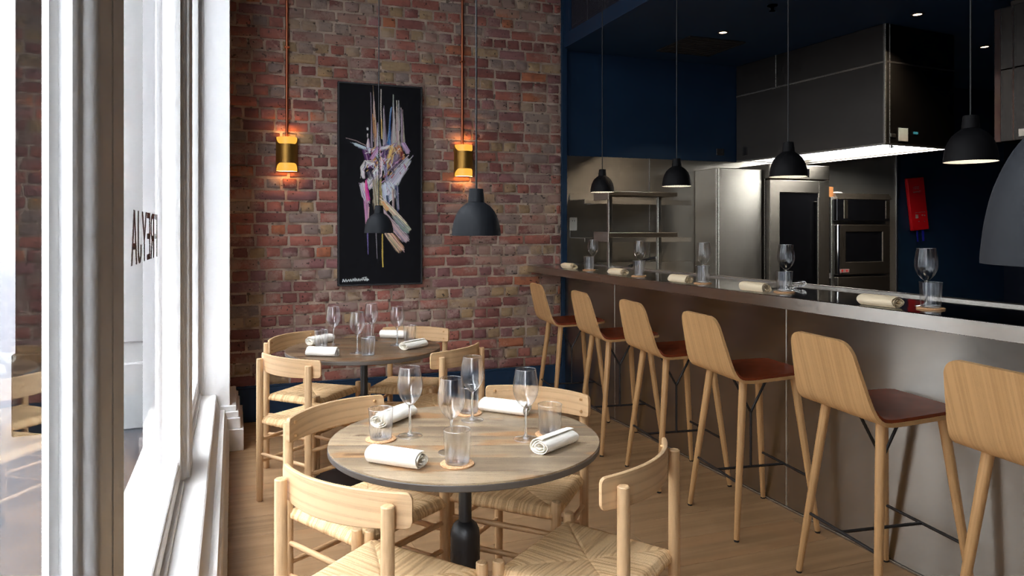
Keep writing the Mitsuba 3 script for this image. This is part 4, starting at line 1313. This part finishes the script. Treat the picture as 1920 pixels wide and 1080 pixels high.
# ------------------------------------------------------------------ glasses, tumblers, coasters, napkins
bowl = curve([(.004, .0985), (.012, .103), (.027, .119), (.0375, .140), (.0405, .160), (.039, .182), (.0355, .204), (.0325, .221)], 28)
BOWL = lathe(bowl, 48)
FOOT = lathe([(.0384, .0004), (.0385, .0014), (.030, .0030), (.014, .0060), (.0068, .0105)], 44)
STEM = lathe([(0, .0012), (.010, .0014), (.0068, .0108), (.0042, .018), (.0036, .05), (.0037, .088), (.005, .0975), (.006, .1005), (0, .1012)], 20)
WALL = lathe([(.0336, .0085), (.0348, .020), (.0385, .092), (.0383, .0935)], 44)
RIM = tube([[.0326 * math.cos(a), .0326 * math.sin(a), .221] for a in np.linspace(0, 2 * PI, 49)], .0007, 6, caps=False)
TRIM = tube([[.0384 * math.cos(a), .0384 * math.sin(a), .0935] for a in np.linspace(0, 2 * PI, 49)], .0009, 6, caps=False)
FRIM = tube([[.0385 * math.cos(a), .0385 * math.sin(a), .0011] for a in np.linspace(0, 2 * PI, 49)], .0008, 6, caps=False)
BASE = lathe([(0, 0), (.031, 0), (.0332, .0018), (.0336, .0085), (.030, .0078), (0, .0072)], 36)
CO = lathe([(0, 0), (.0465, 0), (.048, .0012), (.048, .0038), (.0465, .005), (0, .005)], 40)


def napkin_mesh(seed, L=.165, W=.078, H=.052):
    n, m = 110, 10
    th = np.linspace(0, 2 * PI * 2.6, n)
    rad = .30 + .70 * (th / th[-1]) ** .9
    ph = th + 1.9 - th[-1]
    cx, cz = rad * np.cos(ph), rad * np.sin(ph)
    # a folded, flattened roll resting on the table
    X = cx * W / 2 * (1 + .05 * np.sin(2 * ph + seed)) + .0012 * np.sin(3 * ph + seed)
    Z = cz * H / 2
    Z = np.where(Z < -H / 2 * .80, -H / 2 * .80 + (Z + H / 2 * .80) * .25, Z)
    t = .0011
    dx, dz = np.gradient(X), np.gradient(Z)
    ln = np.hypot(dx, dz)
    nxv, nzv = -dz / ln, dx / ln
    V, F = [], []
    ys = np.linspace(-L / 2, L / 2, m)
    for side in (1, -1):
        for k, yv in enumerate(ys):
            e = 1 - .03 * (abs(yv) / (L / 2)) ** 4
            jit = .0004 * np.sin(th * 1.7 + k * 1.3 + seed) + (.0025 * np.sin(th * 2.3 + seed) if k in (0, m - 1) else 0)
            V += [[X[q] * e + nxv[q] * t * side, yv + jit[q], Z[q] * e + nzv[q] * t * side] for q in range(n)]
    o = n * m
    for k in range(m - 1):
        for q in range(n - 1):
            a = k * n + q
            F += [[a, a + 1, a + n + 1, a + n], [o + a, o + a + n, o + a + n + 1, o + a + 1]]
    for q in range(n - 1):
        F += [[q, o + q, o + q + 1, q + 1], [(m - 1) * n + q, (m - 1) * n + q + 1, o + (m - 1) * n + q + 1, o + (m - 1) * n + q]]
    for k in range(m - 1):
        a, b = k * n, k * n + n - 1
        F += [[a, a + n, o + a + n, o + a], [b, o + b, o + b + n, b + n]]
    V = np.array(V)
    V[:, 2] -= V[:, 2].min()
    mm = trimesh.Trimesh(V, np.vstack([np.array(F)[:, [0, 1, 2]], np.array(F)[:, [0, 2, 3]]]), process=True)
    return mm


TZ = .7402
gplace = {
    'f': [(.500, 2.285, 'left tumbler'), (.578, 2.072, 'front tumbler'), (.745, 2.400, 'far tumbler'), (.836, 2.124, 'right tumbler')],
    'b': [(.483, 4.245, ''), (.572, 3.925, ''), (.715, 4.335, ''), (.827, 4.120, '')]}
wk = tk = ck = nk = 0


def wineglass(x, y, z, lab, grp):
    global wk
    key = num('wine_glass', wk)
    for part, mesh, mat in (('bowl', BOWL, 'thin_glass'), ('stem', STEM, 'stem_glass'), ('foot', FOOT, 'thin_glass'), ('rim', RIM, 'rim_glass'), ('foot__edge', FRIM, 'rim_glass')):
        if wk == 0:
            put(key + '__' + part, mesh, mat, 60, to=pose(x, y, z))
        else:
            scene[key + '__' + part] = {**scene['wine_glass__' + part], 'to_world': pose(x, y, z)}
    tag(key, lab, 'wine glass', grp)
    wk += 1


def tumbler(x, y, z, lab, grp, coaster):
    global tk, ck
    key, kc = num('tumbler', tk), num('coaster', ck)
    if coaster:
        if ck == 0:
            put(kc, CO, 'cork', 35, to=pose(x, y, z), label=coaster, cat_='coaster', group='round cork coasters')
        else:
            scene[kc] = {**scene['coaster'], 'to_world': pose(x, y, z)}
            tag(kc, coaster, 'coaster', 'round cork coasters')
        ck += 1
        z += .0052
    for part, mesh, mat in (('wall', WALL, 'thin_glass'), ('base', BASE, 'rim_glass'), ('rim', TRIM, 'rim_glass')):
        if tk == 0:
            put(key + '__' + part, mesh, mat, 50, to=pose(x, y, z))
        else:
            scene[key + '__' + part] = {**scene['tumbler__' + part], 'to_world': pose(x, y, z)}
    tag(key, lab, 'tumbler', grp)
    tk += 1


def napkin(x0, y0, x1, y1, z, lab, grp, L=None, sd=0.0, s=1.0):
    """Axis from (x0,y0) to (x1,y1)."""
    global nk
    key = num('napkin', nk)
    ang = math.degrees(math.atan2(-(x1 - x0), y1 - y0))
    put(key, napkin_mesh(sd, L or .165, .076 * s, .050 * s), 'napkin_cream' if 'bar counter' in grp else 'napkin_cloth', 40, to=pose((x0 + x1) / 2, (y0 + y1) / 2, z, ang), label=lab, cat_='napkin', group=grp)
    nk += 1


GF, GB, GR = 'on the foreground table', 'on the dark table by the brick wall', 'on the steel bar counter'
fl = ['leftmost', 'front', 'rear', 'rightmost']
for (x, y, _), w in zip(gplace['f'], ('leftmost wine glass on the foreground table, beside the window-side napkin', 'front wine glass on the foreground table, partly behind a tumbler', 'rear wine glass on the foreground table', 'rightmost wine glass on the foreground table, beside a clear tumbler')):
    wineglass(x, y, TZ, w, 'wine glasses ' + GF)
for x, y, w, c in ((.405, 2.276, 'tumbler on a coaster at the left of the foreground table', 'cork coaster under the leftmost tumbler of the foreground table'),
                   (.564, 1.960, 'tumbler on a coaster at the front of the foreground table', 'cork coaster under the front tumbler of the foreground table'),
                   (.758, 2.488, 'tumbler at the far side of the foreground table, behind the rear wine glass', 'cork coaster under the far tumbler of the foreground table'),
                   (.926, 2.140, 'tumbler at the right of the foreground table behind a napkin', 'cork coaster under the right tumbler of the foreground table')):
    tumbler(x, y, TZ, w, 'tumblers ' + GF, c)
napkin(.338, 2.082, .468, 1.958, TZ, 'rolled white napkin at the front left of the foreground table', 'napkins ' + GF, .165, .3)
napkin(.415, 2.415, .555, 2.545, TZ, 'rolled white napkin behind the left tumbler on the foreground table', 'napkins ' + GF, .18, 1.3)
napkin(.826, 2.525, .950, 2.395, TZ, 'rolled white napkin at the far side of the foreground table', 'napkins ' + GF, .18, 2.3)
napkin(.955, 2.045, .815, 1.965, TZ, 'rolled white napkin at the right edge of the foreground table', 'napkins ' + GF, .16, 3.1)
for (x, y, _), w in zip(gplace['b'], ('leftmost wine glass on the dark table by the brick wall', 'front wine glass on the dark table by the brick wall', 'rear wine glass on the dark table by the brick wall', 'rightmost wine glass on the dark table by the brick wall')):
    wineglass(x, y, TZ, w, 'wine glasses ' + GB)
for x, y, w in ((.412, 4.222, 'leftmost tumbler on the dark table, before a napkin'), (.618, 3.852, 'front tumbler on the dark table, beside a wine glass foot'), (.705, 4.40, 'rear tumbler on the dark table, behind the wine glasses'), (.925, 4.235, 'rightmost tumbler on the dark table, before a folded napkin')):
    tumbler(x, y, TZ, w, 'tumblers ' + GB, None)
napkin(.325, 3.945, .455, 3.868, TZ, 'rolled white napkin at the front left of the dark table', 'napkins ' + GB, .165, 4.2)
napkin(.352, 4.29, .485, 4.40, TZ, 'rolled white napkin behind the leftmost tumbler on the dark table', 'napkins ' + GB, .175, 5.1)
napkin(.800, 4.44, .930, 4.365, TZ, 'rolled white napkin at the far side of the dark table, by the brick wall', 'napkins ' + GB, .165, 6.6)
napkin(.965, 4.03, .825, 3.935, TZ, 'rolled white napkin at the right edge of the dark table', 'napkins ' + GB, .165, 7.7)

BZ = HB + .0002
bt = [(2.36, 4.735, 'nearest the brick wall'), (2.335, 3.985, 'second from the brick wall'), (2.345, 3.325, 'third from the brick wall'), (2.365, 2.715, 'fourth from the brick wall'), (2.377, 1.958, 'nearest the right edge')]
for x, y, w in bt:
    tumbler(x, y, BZ, f'tumbler on the bar counter, {w}', 'tumblers ' + GR, f'orange cork coaster on the bar counter, {w}')
bg = [(2.44, 4.83), (2.41, 4.10), (2.425, 3.43), (2.45, 2.80), (2.435, 2.025)]
for (x, y), (_, _, w) in zip(bg, bt):
    wineglass(x, y, BZ, f'wine glass standing behind a tumbler on the bar, {w}', 'wine glasses ' + GR)
for q, (y0, y1, w) in enumerate(((5.035, 4.86, 'nearest the brick wall'), (4.235, 4.07, 'second from the brick wall'), (3.52, 3.355, 'third from the brick wall'), (2.895, 2.735, 'fourth from the brick wall'), (2.175, 2.015, 'nearest the right edge'))):
    napkin(2.275 + (.0 if q else .02), y0, 2.285 + (.0 if q else .02), y1, BZ, f'rolled cream napkin lying along the bar counter, {w}', 'napkins ' + GR, .155, q * 1.9, .92)

# cocktail strainer with a coil, behind the fourth tumbler
cs = []
cx_, cy_ = 2.62, 2.93
ring = np.array([[cx_ + .04 * math.cos(a), cy_ + .04 * math.sin(a), HB + .012 + .012 * math.cos(a)] for a in np.linspace(0, 2 * PI, 33)])
put('cocktail_strainer', tube(ring, .003, 8, caps=False), 'chrome', 60, label='small shiny bar strainer lying on the counter beside the fourth tumbler', cat_='strainer')
coil = np.array([[cx_ + (.047 + .007 * math.cos(24 * a)) * math.cos(a), cy_ + (.047 + .007 * math.cos(24 * a)) * math.sin(a), HB + .014 + .012 * math.cos(a) + .007 * math.sin(24 * a)] for a in np.linspace(-2.4, 2.4, 260)])
put('cocktail_strainer__spring', tube(coil, .0014, 5), 'chrome', 60)
put('cocktail_strainer__handle', rbox(cx_ - .16, cx_ - .038, cy_ - .009, cy_ + .009, HB + .001, HB + .004, .001), 'chrome', False)

# parts that look different from the rest of their thing
for suffix, text in (('bar_stool|__cushion', 'rust brown leather seat pad'), ('bar_stool|__footrest', 'thin black metal footrest'), ('bar_stool|__support_rod', 'black forked metal rod under the seat'),
                     ('dining_chair|__seat', 'woven paper cord seat'), ('round_table|__column', 'black metal pedestal column'), ('round_table|__base', 'flat black round foot'),
                     ('pendant|__lamp', 'glowing warm white underside'), ('pendant|__cord', 'thin black cable'), ('wall_lamp|__diffuser', 'amber glowing diffuser'), ('wall_lamp|__brass_band', 'brushed brass half-round band'),
                     ('extractor_hood|__light', 'bright white light panel'), ('extractor_hood|__notice', 'small square white notice'), ('combi_oven|__door__glass', 'dark oven door glass'),
                     ('fire_blanket|__strap', 'blue pull strap'), ('abstract_painting|__canvas', 'black canvas with white, mauve, blue and orange strokes'), ('abstract_painting|__frame', 'thin black frame')):
    a, b = suffix.split('|')
    for k in list(scene):
        if a in k and (k.endswith(b) or (b in k and k[len(k) - 4:-3] == '_' and k[:-4].endswith(b))):
            labels[k] = {**labels.get(k, {}), 'label': text}
